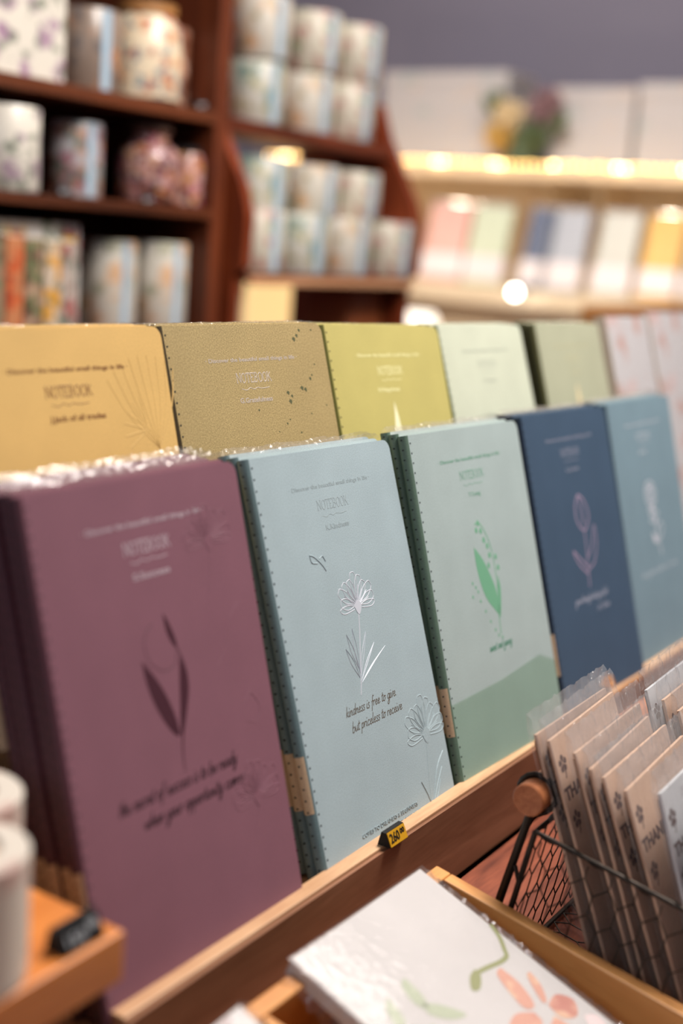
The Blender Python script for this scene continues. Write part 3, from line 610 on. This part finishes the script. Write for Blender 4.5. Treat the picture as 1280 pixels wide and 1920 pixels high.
def hexmesh(mb, o, ux, uz, W_, H_, c=0.0125, r=0.0004):
    hs = c; vs = c * 0.9; rows = int(H_ / (vs * 1.5)) + 2; cols = int(W_ / hs) + 2
    for j in range(rows):
        for i in range(cols):
            x = i * hs + (hs / 2 if j % 2 else 0); z = j * vs * 1.5 - vs * .4
            A = (x, z); pts = [((x, z), (x, z + vs * .9)), ((x, z + vs * .9), (x + hs / 2, z + vs * 1.5)), ((x, z + vs * .9), (x - hs / 2, z + vs * 1.5))]
            for a, b in pts:
                if -1e-6 <= min(a[0], b[0]) and max(a[0], b[0]) <= W_ + 1e-6 and 0 <= min(a[1], b[1]) and max(a[1], b[1]) <= H_ + .004:
                    mb.tube([Vector(o) + Vector(ux) * a[0] + Vector(uz) * min(a[1], H_), Vector(o) + Vector(ux) * b[0] + Vector(uz) * min(b[1], H_)], r, 5)
for o_, ux, W_ in (((BX0 - .004, BYF, .003), (0, 1, 0), BYB - BYF), ((BX0 - .004, BYB, .003), (1, 0, 0), BX1 - BX0), ((BX1, BYF, .003), (0, 1, 0), BYB - BYF)):
    hm = MB(); hexmesh(hm, o_, ux, (0, 0, 1), W_, BH - .004); hm.build('mesh_side', M['wire'], bk, T10)
hm = MB(); hexmesh(hm, (BX0, BYF, .003), (1, 0, 0), (0, 1, 0), BX1 - BX0, BYB - BYF); hm.build('mesh_floor', M['wire'], bk, T10)
dw = MB().lathe([(0.0076, 0), (0.0083, 0.0008), (0.0083, 0.205), (0.0076, 0.2058)], n=28).xf(Matrix.Translation((BX0 + 0.001, BYB + 0.0085, BH + 0.0125)) @ Matrix.Rotation(R_(90), 4, 'Y'))
dw.build('wooden_handle', wood('handle_wood', (150, 84, 48), (188, 118, 76), 'X', 20), bk, T10)
hb = MB()
for xx in (BX0 + .012, BX1 - .02): hb = MB(); hb.tube([(xx, BYB + 0.0085 + .0098 * math.cos(a), BH + 0.0125 + .0098 * math.sin(a)) for a in [k * math.pi / 8 for k in range(-6, 11)]] , 0.0016, 6); hb.build('handle_loop', M['wire'], bk, T10)

cardm = paper('kraft_card', (208, 172, 146), 0.05, 0.6); cardw = paper('white_card', (206, 206, 208), 0.03, 0.6); brown = plain('dark_brown_ink', (74, 40, 34), .6)
envm = paper('brown_envelope_flap', (170, 134, 110), 0.05, 0.6)
CW, CH = 0.089, 0.150
def card_front(mb):
    for cz in (124, 96):
        for i in range(5):
            a = R_(90 + 72 * i); dx, dz = math.cos(a), math.sin(a); s = 4.6
            blob(mb, [(9.5 + dx * 1.0 - dz * .4, cz + dz * 1.0 + dx * .4), (9.5 + dx * s * .7 - dz * 1.7, cz + dz * s * .7 + dx * 1.7), (9.5 + dx * s, cz + dz * s), (9.5 + dx * s * .7 + dz * 1.7, cz + dz * s * .7 - dx * 1.7), (9.5 + dx * 1.0 + dz * .4, cz + dz * 1.0 - dx * .4)], .05)
        ribbon(mb, [(9.5, cz), (10.4, cz - 5), (9.5, cz - 7.5)], 1.0, .05)
    bfont(mb, 'THANK YOU', 4, 106.5, 8.6, 56, h=.05, off=.4)
cards = []
def card(x, ycam, zcam, lean, label, white=False, grp='thank-you cards filed in the wire basket', yaw=0.0):
    """x, y, z of the top left corner of the sleeve"""
    u = Vector((0, math.sin(lean), math.cos(lean))); A = Matrix.Rotation(yaw, 3, 'Z') @ Vector((1, 0, 0.03)).normalized(); u = (u - A * u.dot(A)).normalized(); B = u.cross(A)
    Mx = Matrix((A, B, u)).transposed().to_4x4(); Mx.translation = Vector((x, ycam, zcam + EYE)) - u * CH
    r = empty('greeting_card', Mx, label, 'card', grp)
    if not cards:
        o1 = MB().box(0.0025, CW - .0025, 0.0004, 0.0022, 0.001, CH - .012, 0.0002).build('card_paper', cardm, r)
        t = MB(); card_front(t); t.xf(Matrix.Translation((0, 0.00035, 0))).build('thank_you_print', brown, o1)
        ft = CH - .015; MB().add([(0.002, 0.0024, ft), (CW - .002, 0.0024, ft), (CW - .002, 0.0024, ft - .035), (CW / 2, 0.0024, ft - .065), (0.002, 0.0024, ft - .035)], [(0, 1, 2, 3, 4)]).build('envelope_flap', envm, r)
        ns = 40; vs = []; rr = random.Random(3); prof = [(0.0, -0.0005), (CH * .5, -0.0008), (CH - .014, -0.0008), (CH - .008, -0.0006), (CH - .0035, -0.0002), (CH, 0.0008), (CH - .0035, 0.0022), (CH - .009, 0.0030), (0.0, 0.0030)]; np_ = len(prof)
        for i in range(ns + 1):
            for j, (zz, yy) in enumerate(prof):
                k_ = 1 if 3 <= j <= 6 else 0.15
                vs.append((-0.001 + (CW + .003) * i / ns, yy + k_ * rr.uniform(-.0009, .0009), zz + (rr.uniform(-.0007, .0007) if 3 <= j <= 6 else 0)))
        MB().add(vs, [(i * np_ + j, i * np_ + j + 1, (i + 1) * np_ + j + 1, (i + 1) * np_ + j) for i in range(ns) for j in range(np_ - 1)], True).build('sleeve', M['celloc'], r)
    else:
        for ch in cards[0].children:
            c = copy_tree(ch, r)
            if white and (ch.name.startswith('card_paper') or ch.name.startswith('envelope_flap')):
                c.data = c.data.copy(); c.data.materials[0] = cardw
    cards.append(r)
    return r
place = ['hindmost, its corner before the mint notebook', 'second from the back', 'third from the back', 'fourth from the back', 'fifth from the back', 'sixth from the back']
for i, (x, y, z, ln) in enumerate(((0.620, 0.2665, -0.2467, 21), (0.620, 0.2585, -0.2480, 21.5), (0.620, 0.2430, -0.2507, 22), (0.620, 0.2327, -0.2570, 21), (0.620, 0.2254, -0.2595, 22.5), (0.620, 0.2123, -0.2631, 22))):
    card(x * .885, y * .885, z * .885, R_(ln), 'kraft thank-you card in the wire basket, ' + place[i], yaw=R_((-1, 1, 0, 2, 0, 1)[i]))
card(0.5487, 0.1714, -0.2292, R_(20), 'greyish white sleeved thank-you card just behind the frontmost card in the basket', True)
card(0.5520, 0.158, -0.233, R_(20), 'white sleeved thank-you card, frontmost in the wire basket', True)
for i, (x, y, z) in enumerate(((0.648, 0.2165, -0.2165), (0.648, 0.2065, -0.2195), (0.650, 0.198, -0.224), (0.652, 0.183, -0.226))):
    card(x, y, z, R_(20), 'sleeved card at the right edge, %s of four beside the kraft cards' % ('hindmost', 'second', 'third', 'frontmost')[i], i in (0, 3), 'sleeved cards in the right half of the basket')
# small dried flower head lying on the rim at the right
df = empty('dried_flower', (0.835, 0.302, 0.8008), 'tiny orange dried flower on the ledge rim beside the navy notebook', 'flower')
pt = MB(); rr = random.Random(5)
for i in range(26):
    a = rr.uniform(0, 6.28); e = rr.uniform(0.1, 1.3); d = Vector((math.cos(a) * math.cos(e), math.sin(a) * math.cos(e) * .5, math.sin(e)))
    pt.tube([(0, 0, .004), tuple(Vector((0, 0, .004)) + d * .005), tuple(Vector((0, 0, .004)) + d * .009)], [.0004, .0013, .0004], 5)
pt.build('petals', plain('orange_petals', (214, 146, 62), .7), df); MB().tube([(0, 0, .004), (-.008, -.001, .001)], .0007, 5).build('stem', plain('dry_stem', (110, 96, 60), .7), df)

# ------------------------------------------------------------------ wooden riser block with tape rolls, lower left
st = empty('display_riser', (0.18, 0.30, 0.75), 'orange pine riser at lower left carrying two tape rolls', 'riser')
W(MB().box(0.05, 0.309, 0.2755, 0.3535, 0.8395, 0.859, 0.0012), 'top_board', M['block'], st)
W(MB().box(0.05, 0.300, 0.292, 0.302, 0.7512, 0.8393), 'front_support', M['cab'], st)
W(MB().box(0.05, 0.206, 0.3025, 0.350, 0.70, 0.8393), 'side_support', M['cab'], st)
price_tag(Matrix.Translation((0.2820, 0.2785, 0.8592)) @ Matrix.Rotation(R_(1), 4, 'Z'), '150', '00', 'black price tag with pale digits on the orange pine riser', False, 0.95)
def roll(matrix, r, h, mt, label, cat='tape roll', grp=None, core=True, name='tape_roll', seam=True, top=None):
    o = empty(name, matrix, label, cat, grp); ri = r * 0.55
    if core:
        MB().lathe([(ri, h * .5), (ri, h - .0008), (ri + .0006, h), (r - .001, h), (r, h - .001), (r, .001), (r - .001, 0), (ri, 0), (ri, h * .5)], n=40, cap=False).build('paper_roll', mt, o)
        MB().lathe([(ri - .0002, h - .002), (ri - .003, h - .002), (ri - .003, .001), (ri - .0002, .001), (ri - .0002, h - .002)], n=32, cap=False).build('core', M['core'], o)
    else:
        MB().lathe([(r * .96, 0), (r, .002), (r, h - .002), (r * .96, h)], n=32).build('paper_roll', mt, o)
    if seam:
        sm = MB(); a0 = -1.9; n = 8; rr_ = r * 1.012
        vs = [(rr_ * math.cos(a0 + .3 * i / n), rr_ * math.sin(a0 + .3 * i / n), z) for z in (.002, h - .002) for i in range(n + 1)]
        sm.add(vs, [(i, i + 1, i + n + 2, i + n + 1) for i in range(n)], True).build('wrapper_seam', M['seam'], o)
    return o
M['core'] = paper('cardboard_core', (198, 168, 146), .05); M['seam'] = plain('pale_blue_seam', (160, 180, 196), .3)
rb = floral('cream_pink_wrap', (206, 196, 184), ((196, 160, 150),), 40, .4, .4, 1)
roll(Matrix.Translation((0.2815, 0.3300, 0.8592)), 0.0215, 0.0450, rb, 'cream tape roll on the orange riser, rear one of the pair', grp='tape rolls on the riser', seam=False)
roll(Matrix.Translation((0.2545, 0.2975, 0.8592)), 0.0215, 0.0450, rb, 'cream tape roll on the orange riser, front one of the pair', grp='tape rolls on the riser', seam=False)

# ------------------------------------------------------------------ bookcase upper left
YB = 1.005
bc = empty('bookcase', (0.9, YB, 0), 'dark mahogany bookcase with jars, tape rolls and books at upper left', 'bookcase')
W(MB().box(1.228, 1.250, YB, 1.29, 0, 1.75, 0.0015), 'side_panel', M['cabz'], bc)
W(MB().box(0.30, 0.322, YB, 1.29, 0, 1.75, 0.0015), 'side_panel', M['cabz'], bc)
W(MB().box(0.30, 1.250, 1.2905, 1.30, 0, 1.75), 'back_panel', M['dark'], bc)
for z0, z1 in ((0.20, .212), (EYE - .137, EYE - .125), (EYE + .010, EYE + .0215), (EYE + .120, EYE + .134), (1.738, 1.7495)):
    W(MB().box(0.3222, 1.2278, YB, 1.2903, z0, z1, 0.001), 'shelf_board', M['cab'], bc)
W(MB().box(0.3222, 1.2278, YB, 1.015, 0, .199), 'plinth', M['cab'], bc)
ZA, ZM, ZL = EYE + .1342, EYE + .0217, EYE - .1248
f1 = floral('cream_violet_flower_wrap', (208, 200, 188), ((148, 112, 140), (120, 124, 110)), 34, .48, .3, 2)
f2 = floral('rose_wrap', (170, 164, 166), ((140, 76, 92), (168, 120, 92), (100, 110, 100)), 38, .62, .25, 4)
f3 = floral('dried_flower_mix', (46, 36, 38), ((150, 70, 84), (176, 122, 60), (120, 36, 40), (190, 150, 144)), 44, .62, .3, 6)
f4 = floral('orange_flower_wrap', (214, 196, 168), ((206, 130, 60), (150, 70, 60), (110, 124, 130)), 32, .5, .35, 8)
f5 = floral('pale_blossom_wrap', (198, 190, 178), ((206, 158, 116), (150, 146, 122)), 26, .5, .45, 10)
f6 = floral('cream_leaf_wrap', (196, 188, 172), ((120, 134, 92), (168, 120, 112)), 30, .56, .4, 12)
f7 = floral('cream_teal_wrap', (192, 188, 178), ((92, 124, 118), (156, 150, 104)), 30, .56, .4, 14)
yr = YB + 0.045
roll(Matrix.Translation((0.934, yr - .012, ZM)), .0345, .083, f1, 'cream tape roll with violet flowers on the middle bookcase shelf', core=False, seam=False)
roll(Matrix.Translation((1.050, yr + .006, ZM)), .0300, .080, f2, 'rose patterned tape roll in shiny film on the middle bookcase shelf', core=False)
jar = empty('glass_jar', (1.160, yr - .003, ZM), 'rounded glass jar of pink and amber dried flowers on the middle bookcase shelf', 'jar')
MB().lathe([(.028, 0), (.035, .004), (.0375, .02), (.037, .05), (.032, .062), (.022, .069), (.021, .077), (.0235, .080)], n=40).build('body', f3, jar)
MB().lathe([(.0215, .0802), (.026, .081), (.026, .089), (.024, .091)], n=32).build('lid', plain('brown_cork_lid', (84, 56, 44), .7), jar)
MB().lathe([(.0385, .018), (.0385, .050), (.033, .0635), (.0225, .071), (.0222, .0765)], n=40, cap=False).build('glass', M['cellof'], jar)
j2 = empty('glass_jar', (1.2055, YB + .022, ZM), 'narrow jar of red flowers beside the bookcase side panel', 'jar')
MB().lathe([(.016, 0), (.019, .003), (.019, .055), (.015, .062)], n=28).build('body', f3, j2); MB().lathe([(.0152, .0622), (.016, .063), (.016, .069)], n=28).build('lid', M['black'], j2)
price_tag(Matrix.Translation((0.982, YB + .004, ZM)), '350', '00', 'small black price tag between the cream and rose tape rolls', False, 0.9)
price_tag(Matrix.Translation((1.108, YB + .0005, ZM)), '420', '00', 'small black price tag before the flower jar', False, 0.9)
# top shelf
tb = empty('gift_box', (0.915, YB + .012, ZA), 'pale printed box on the upper bookcase shelf at the left edge', 'box')
MB().box(-.12, .078, 0, .08, 0, .10, .001).build('body', f1, tb)
roll(Matrix.Translation((1.062, yr + .005, ZA)), .036, .085, floral('grey_bird_wrap', (130, 112, 100), ((176, 120, 80), (90, 84, 84)), 30, .5, .3, 21), 'brownish patterned tape roll on the upper bookcase shelf', core=False)
gj = empty('gift_jar', (1.150, YB + .045, ZA), 'cream jar with painted orange flowers on the upper bookcase shelf', 'jar')
MB().lathe([(.034, 0), (.041, .004), (.042, .05), (.038, .085), (.030, .095)], n=36).build('body', f4, gj); MB().lathe([(.0305, .0952), (.034, .096), (.034, .106)], n=30).build('lid', plain('amber_lid', (160, 110, 60), .5), gj)
roll(Matrix.Translation((1.205, yr + .01, ZA)), .021, .09, floral('brown_blossom_wrap', (124, 78, 58), ((200, 160, 140), (70, 36, 30)), 34, .5, .3, 24), 'brown blossom tape roll beside the bookcase side panel on the upper shelf', core=False, seam=False)
price_tag(Matrix.Translation((1.196, YB + .003, ZA)), '380', '00', 'small black price tag in front of the brown blossom roll', False, 0.9)
# lower shelf: floral books with printed spines, a white picture book, a stack of pale rolls
spines = [((150, 120, 96), ((90, 60, 50), (110, 120, 90)), 'brown floral'), ((186, 122, 84), ((150, 40, 30), (196, 96, 56)), 'orange and red'), ((170, 140, 116), ((84, 52, 46), (96, 108, 74)), 'brown wreath'), ((196, 176, 156), ((216, 150, 30), (110, 110, 84)), 'yellow blossom'), ((176, 160, 150), ((150, 50, 50), (70, 96, 80)), 'red berry')]
xs = [0.880, 0.9120, 0.9380, 0.9640, 0.9880]
for i, ((b, cs, nme), x0) in enumerate(zip(spines, xs)):
    w_ = 0.0235 if i else 0.030
    o = empty('floral_book', (x0, YB + .004, ZL), 'slim book with a %s printed spine on the lower bookcase shelf' % nme, 'book', 'slim floral books on the lower bookcase shelf')
    MB().box(0, w_, 0, .022, 0, .103 - .0012 * i, .001).build('cover', floral('book_spine_%s' % nme.replace(' ', '_'), b, cs, 42, .6, .3, 30 + i), o)
    MB().box(.0015, w_ - .0015, .002, .0215, .1015 - .0012 * i, .1038 - .0012 * i).build('pages', M['pages'], o)
bb = empty('picture_book', (0.89, YB + .030, ZL), 'tall white book with yellow and red flowers standing behind the slim books', 'book')
MB().box(0, .150, 0, .012, 0, .118, .001).build('cover', floral('white_yellow_flower_cover', (212, 206, 204), ((220, 176, 40), (150, 50, 60), (90, 110, 80)), 26, .45, .35, 40), bb)
MB().box(.002, .148, .0122, .0145, .002, .116).build('pages', M['pages'], bb)
for i, (x, y, r, h, lab) in enumerate(((1.085, YB + .100, .020, .104, 'narrow greyish white tape roll beside the slim books on the lower bookcase shelf'), (1.121, YB + .062, .0325, .103, 'wide pale tape roll with an orange blossom on the lower bookcase shelf'), (1.192, YB + .045, .0315, .104, 'wide pale tape roll at the right end of the lower bookcase shelf'))):
    roll(Matrix.Translation((x, y, ZL)), r, h, (f7, f5, f5)[i], lab, core=False, grp='pale tape rolls on the lower bookcase shelf')

# ------------------------------------------------------------------ redwood stand with tape rolls
sd = empty('display_stand', (1.47, 1.05, 0), 'redwood display stand with sloping sides and stacked tape rolls', 'display stand')
def side(x0, x1, mt):
    z = EYE
    MB().prism_x([(1.20, 0), (.995, 0), (.995, z - .055), (.980, z - .045), (.978, z + .02), (.990, z + .055), (1.045, z + .150), (1.062, z + .196), (1.088, z + .198), (1.20, z + .15)], x0, x1).build('side_panel', mt, sd, ID)
side(1.262, 1.278, M['standz']); side(1.675, 1.692, M['standz'])
for y0, y1, z0, z1 in ((.985, 1.129, -.062, -.051), (1.035, 1.129, .118, .136), (1.00, 1.129, -.19, -.18)):
    W(MB().box(1.2784, 1.6748, y0, y1, EYE + z0, EYE + z1, .001), 'shelf_board', M['stand'], sd)
W(MB().box(1.2784, 1.6748, .978, .9848, EYE - .066, EYE - .056, .001), 'shelf_edge', wood('pale_edge_strip', (176, 120, 84), (206, 156, 118), 'X', 6), sd)
W(MB().box(1.2784, 1.6748, 1.10, 1.129, EYE - .30, EYE - .27), 'cross_rail', M['stand'], sd)
mats = [f6, f7, f5, f6]
protoR = {}
def stand_roll(px, y, z, h, lab, k, r=.0275, top=False):
    p = pix_y(px, 450, y); o = roll(Matrix.Translation((p.x, y, z)) @ Matrix.Rotation(k * .9, 4, 'Z') @ Matrix.Rotation(-k * .9, 4, 'Z'), r, h, mats[k % 4], lab, core=False, grp='tape rolls stacked on the redwood stand')
HR = .0775
for layer, z0, y, pxs, nmz in ((0, EYE - .0508, 1.020, (478, 560, 641, 724), 'bottom layer, lower shelf'), (1, EYE - .0508 + HR + .0004, 1.050, (478, 575, 655), 'upper layer, lower shelf')):
    for k, px in enumerate(pxs):
        stand_roll(px, y, z0, .066 if (layer and z0 < EYE + .1) else (.0815 if z0 > EYE + .1 else HR), 'patterned tape roll, %s from left, %s of redwood stand' % (ORD[k], nmz.replace(', ', ' of ')), k + layer, .0385)
for layer, z0, y, pxs, nmz in ((0, EYE + .1363, 1.078, (462, 556, 634), 'bottom layer, upper shelf'), (1, EYE + .1363 + .0815 + .0004, 1.078, (466, 562, 640), 'top layer, upper shelf')):
    for k, px in enumerate(pxs):
        stand_roll(px + (0 if layer == 0 else 0), y, z0, HR, 'patterned tape roll, %s from left, %s of redwood stand' % (ORD[k], nmz), k + layer + 1, .0385)
bb_ = empty('storage_box', (1.56, 1.02, EYE - .1798), 'brown box in the bottom bay of the redwood stand', 'box')
MB().box(.015, .10, 0, .09, 0, .108, .006).build('body', plain('red_brown_box', (156, 84, 46), .5), bb_); MB().box(.013, .102, -.002, .092, .1082, .1130, .002).build('lid', plain('dark_box_lid', (96, 46, 26), .5), bb_)
# added glowing drum standing in for the warm lit wall seen through the bay
lp_ = pix_y(550, 575, 1.30)
lp = empty('wall_glow', (lp_.x, 1.30, 0.0), 'added warm glow in place of the lit wall seen below the redwood stand', 'lamp')
MB().lathe([(.10, 0), (.10, .02), (.012, .03), (.012, .86), (.02, .87)], n=28).build('stand', M['black'], lp)
MB().lathe([(.085, .885), (.085, 1.050), (.078, 1.058)], n=40, cap=False).build('glow_drum', emit('wall_glow_emission', (255, 214, 148), 1.0), lp)
MB().lathe([(.004, .87), (.02, .90), (.022, .93), (.01, .95)], n=16).build('bulb', emit('glow_core', (255, 220, 160), 6), lp)  # extra glow inside the added drum, not a real bulb

# ------------------------------------------------------------------ wicker tray behind the back row, right
wk = empty('wicker_tray', (2.25, 0.70, 0.0), 'brown wicker tray on a stand behind the back row at the right', 'tray')
wm = wood('wicker_cane', (150, 96, 50), (196, 140, 84), 'X', 30)
wv = MB(); x0, x1, y0, y1, zt = 1.90, 2.60, .60, .80, EYE - .080
for zz in (zt, zt - .007, zt - .015): wv.tube([(x0, y0, zz), (x1, y0, zz), (x1, y1, zz), (x0, y1, zz)], .0042, 8, True)
n = 84
for i in range(n): wv.tube([(x0 + (x1 - x0) * i / n, y0 - .004, zt + .003), (x0 + (x1 - x0) * i / n, y0 - .0055, zt - .02)], .0021, 5)
for i in range(34): wv.tube([(x0 - .004, y0 + (y1 - y0) * i / 34, zt + .003), (x0 - .0055, y0 + (y1 - y0) * i / 34, zt - .02)], .0021, 5)
wv.build('woven_rim', wm, wk, ID); W(MB().box(x0, x1, y0, y1, zt - .028, zt - .022), 'tray_floor', wm, wk)
for xx, yy in ((x0 + .02, y0 + .02), (x1 - .04, y0 + .02), (x0 + .02, y1 - .04), (x1 - .04, y1 - .04)): W(MB().box(xx, xx + .02, yy, yy + .02, 0, zt - .0285), 'leg', M['cab'], wk)

# ------------------------------------------------------------------ far display cabinet against the right wall
fc = empty('wall_shelving', (3.1, 1.6, 0), 'cream wall shelving with string lights and pastel books far behind', 'shelving')
ZT = EYE + .205
W(MB().box(2.98, 3.34, .55, 2.30, ZT - .03, ZT, .002), 'top_board', M['fardk'], fc)
W(MB().box(3.30, 3.3395, .55, 2.30, 0, ZT - .0305), 'back_panel', M['farback'], fc)
W(MB().box(2.80, 3.2995, .55, 2.30, EYE - .135, EYE - .090, .002), 'lower_board', M['fardk'], fc)
W(MB().box(2.84, 3.2995, .56, 2.29, 0, EYE - .1355), 'lower_cabinet', plain('tan_cabinet_front', (226, 198, 162), .6), fc)
for yy in (.55, 2.28): W(MB().box(2.98, 3.2995, yy, yy + .02, EYE - .0895, ZT - .0305), 'end_panel', M['farback'], fc)
for yy in (1.28, 1.42): W(MB().prism([(3.04, ZT - .031), (3.2994, ZT - .031), (3.2994, ZT - .20)], yy, yy + .015), 'glow_wedge', M['farback'], fc)  # pale wedges added in the shape of the triangular lamp glow
sl = empty('string_lights', (2.975, 1.6, ZT + .002), 'warm string lights along the front edge of the far shelf', 'string lights')
bm_ = emit('warm_bulb', (255, 205, 120), 18); bm2 = emit('bright_bulb', (255, 222, 160), 50)
wr = MB(); pts = []; nb = 62; rr = random.Random(11)
bulb = None
for i in range(nb):
    y = .98 + i * (2.235 - .98) / (nb - 1); p = Vector((2.972, y, ZT + .004 + rr.uniform(-.002, .002))); pts.append(p)
    br = i % 8 in (2, 3) and i not in (18,)
    key = 'b' if br else 'a'
    if key not in protoR:
        protoR[key] = MB().lathe([(.0008, -.0028), (.0024, -.0018), (.003, 0), (.0024, .0018), (.0008, .0028)], n=10).build('bulb', bm2 if br else bm_, sl); o = protoR[key]
    else: o = protoR[key].copy(); COL.objects.link(o); o.parent = sl
    o.matrix_world = Matrix.Translation(p)
wr.tube([p + Vector((.004, 0, -.002)) for p in pts], .0012, 5); wr.build('wire', plain('copper_wire', (150, 110, 60), .4, .8), sl, ID)
# books on the far shelf
fb = [(1.595, .125, (226, 176, 166), 'salmon pink'), (1.480, .115, (206, 214, 190), 'pale green'), (1.358, .085, (104, 112, 134), 'slate blue'), (1.275, .115, (176, 180, 190), 'silver grey'), (1.150, .105, (202, 202, 196), 'pale grey'), (1.040, .10, (228, 182, 104), 'amber yellow'), (0.935, .10, (216, 190, 150), 'straw')]
band = plain('white_book_band', (226, 218, 220), .4)
for i, (yy, w_, c, nme) in enumerate(fb):
    Mx = Matrix.Translation((2.90, yy + .02, EYE - .0895)) @ Matrix.Rotation(R_(90), 4, 'Z') @ Matrix.Rotation(R_(12), 4, 'X')
    Mx = Matrix.Translation((2.875, yy - .04, EYE - .0875)) @ Matrix.Rotation(R_(-90), 4, 'Z') @ Matrix.Rotation(R_(-14), 4, 'X')
    o = empty('boxed_notebook', Mx, '%s notebook with a white band leaning on the far shelf' % nme, 'notebook', 'pastel notebooks on the far shelf')
    MB().box(-w_ + .012, 0, 0, .014, .001, .195, .001).build('cover', paper('far_%s_cover' % nme.replace(' ', '_'), c, .03, .4), o)
    MB().box(-w_ + .010, .002, -.002, .0155, .012, .070).build('paper_band', band, o)
    ed = MB(); ed.tube([(-w_ + .010, .003, .1985), (-w_ * .5, .001, .2005), (.002, .003, .1985)], .0035, 8); ed.build('sleeve_edge', plain('shiny_sleeve_hem', (236, 232, 232), .12, .5), o)
# boxes and flowers on top
wb = floral('white_map_paper', (188, 182, 182), ((200, 182, 170), (172, 176, 176)), 9, .4, .6, 50)
for y0, y1, h, lab in ((1.56, 1.93, .235, 'white patterned paper box on the far shelf left of the flowers'), (1.215, 1.425, .195, 'white patterned paper box on the far shelf right of the flowers'), (.80, 1.205, .205, 'white patterned paper box at the right end of the far shelf')):
    o = empty('paper_box', (3.06, (y0 + y1) / 2, ZT + .0005), lab, 'box', 'white paper boxes on top of the far shelf'); hw = (y1 - y0) / 2
    MB().box(0, .16, -hw, hw, 0, h, .004).build('body', wb, o); MB().box(-.003, .163, -hw - .002, hw + .002, h - .03, h + .003, .003).build('lid', wb, o)
va = empty('flower_posy', (3.02, 1.485, ZT + .0005), 'small posy of cream, yellow and mauve flowers between the white boxes', 'flowers')
MB().lathe([(.03, 0), (.036, .02), (.03, .05), (.02, .07), (.024, .08)], n=24).build('vase', plain('dark_green_vase', (70, 84, 62), .4), va)
def puff(mb, c, r, seed, n=60):
    rr = random.Random(seed)
    for i in range(n):
        d = Vector((rr.gauss(0, 1), rr.gauss(0, 1), rr.gauss(0, 1))).normalized(); p = Vector(c) + d * r * .6
        mb.tube([Vector(c), p, Vector(c) + d * r], [r * .05, r * .22, r * .05], 5)
    return mb
puff(MB(), (-.01, .055, .075), .045, 1).build('yellow_flower', plain('ochre_petals', (206, 168, 92), .7), va)
puff(MB(), (-.01, .035, .125), .045, 2).build('cream_flower', plain('cream_petals', (222, 200, 160), .7), va)
puff(MB(), (0, -.055, .145), .048, 3).build('mauve_flower', plain('mauve_petals', (140, 108, 112), .7), va)
lf = puff(MB(), (0, -.03, .070), .048, 4, 80); puff(lf, (0, .085, .155), .035, 5, 30); puff(lf, (0, -.09, .11), .03, 6, 24); lf.build('leaves', plain('grey_green_leaves', (96, 110, 76), .7), va)
# round lamp on the lower cabinet board edge and a white item with added glow
p = pix_x(965, 548, 2.74)
rl = empty('round_lamp', p, 'single bright white round lamp below the pastel notebooks', 'lamp')
MB().lathe([(.001, -.012), (.009, -.008), (.012, 0), (.009, .008), (.001, .012)], n=20).build('bulb', emit('white_globe', (255, 250, 240), 14), rl)
MB().tube([(.0125, 0, 0), (2.838 - p.x, 0, -.0)], .003, 8).build('arm', M['black'], rl)
wb2 = empty('paper_box', (2.62, 1.53, 0), 'white item with added glow low down behind the back row', 'item'); wb2.name = 'glowing_item'
MB().lathe([(.055, .86), (.065, .90), (.065, .925), (.055, .945)], n=24).build('glow_body', emit('white_item_glow', (255, 246, 232), 1.3), wb2); MB().lathe([(.08, 0), (.08, .02), (.01, .03), (.01, .859)], n=20).build('stand', M['cab'], wb2)
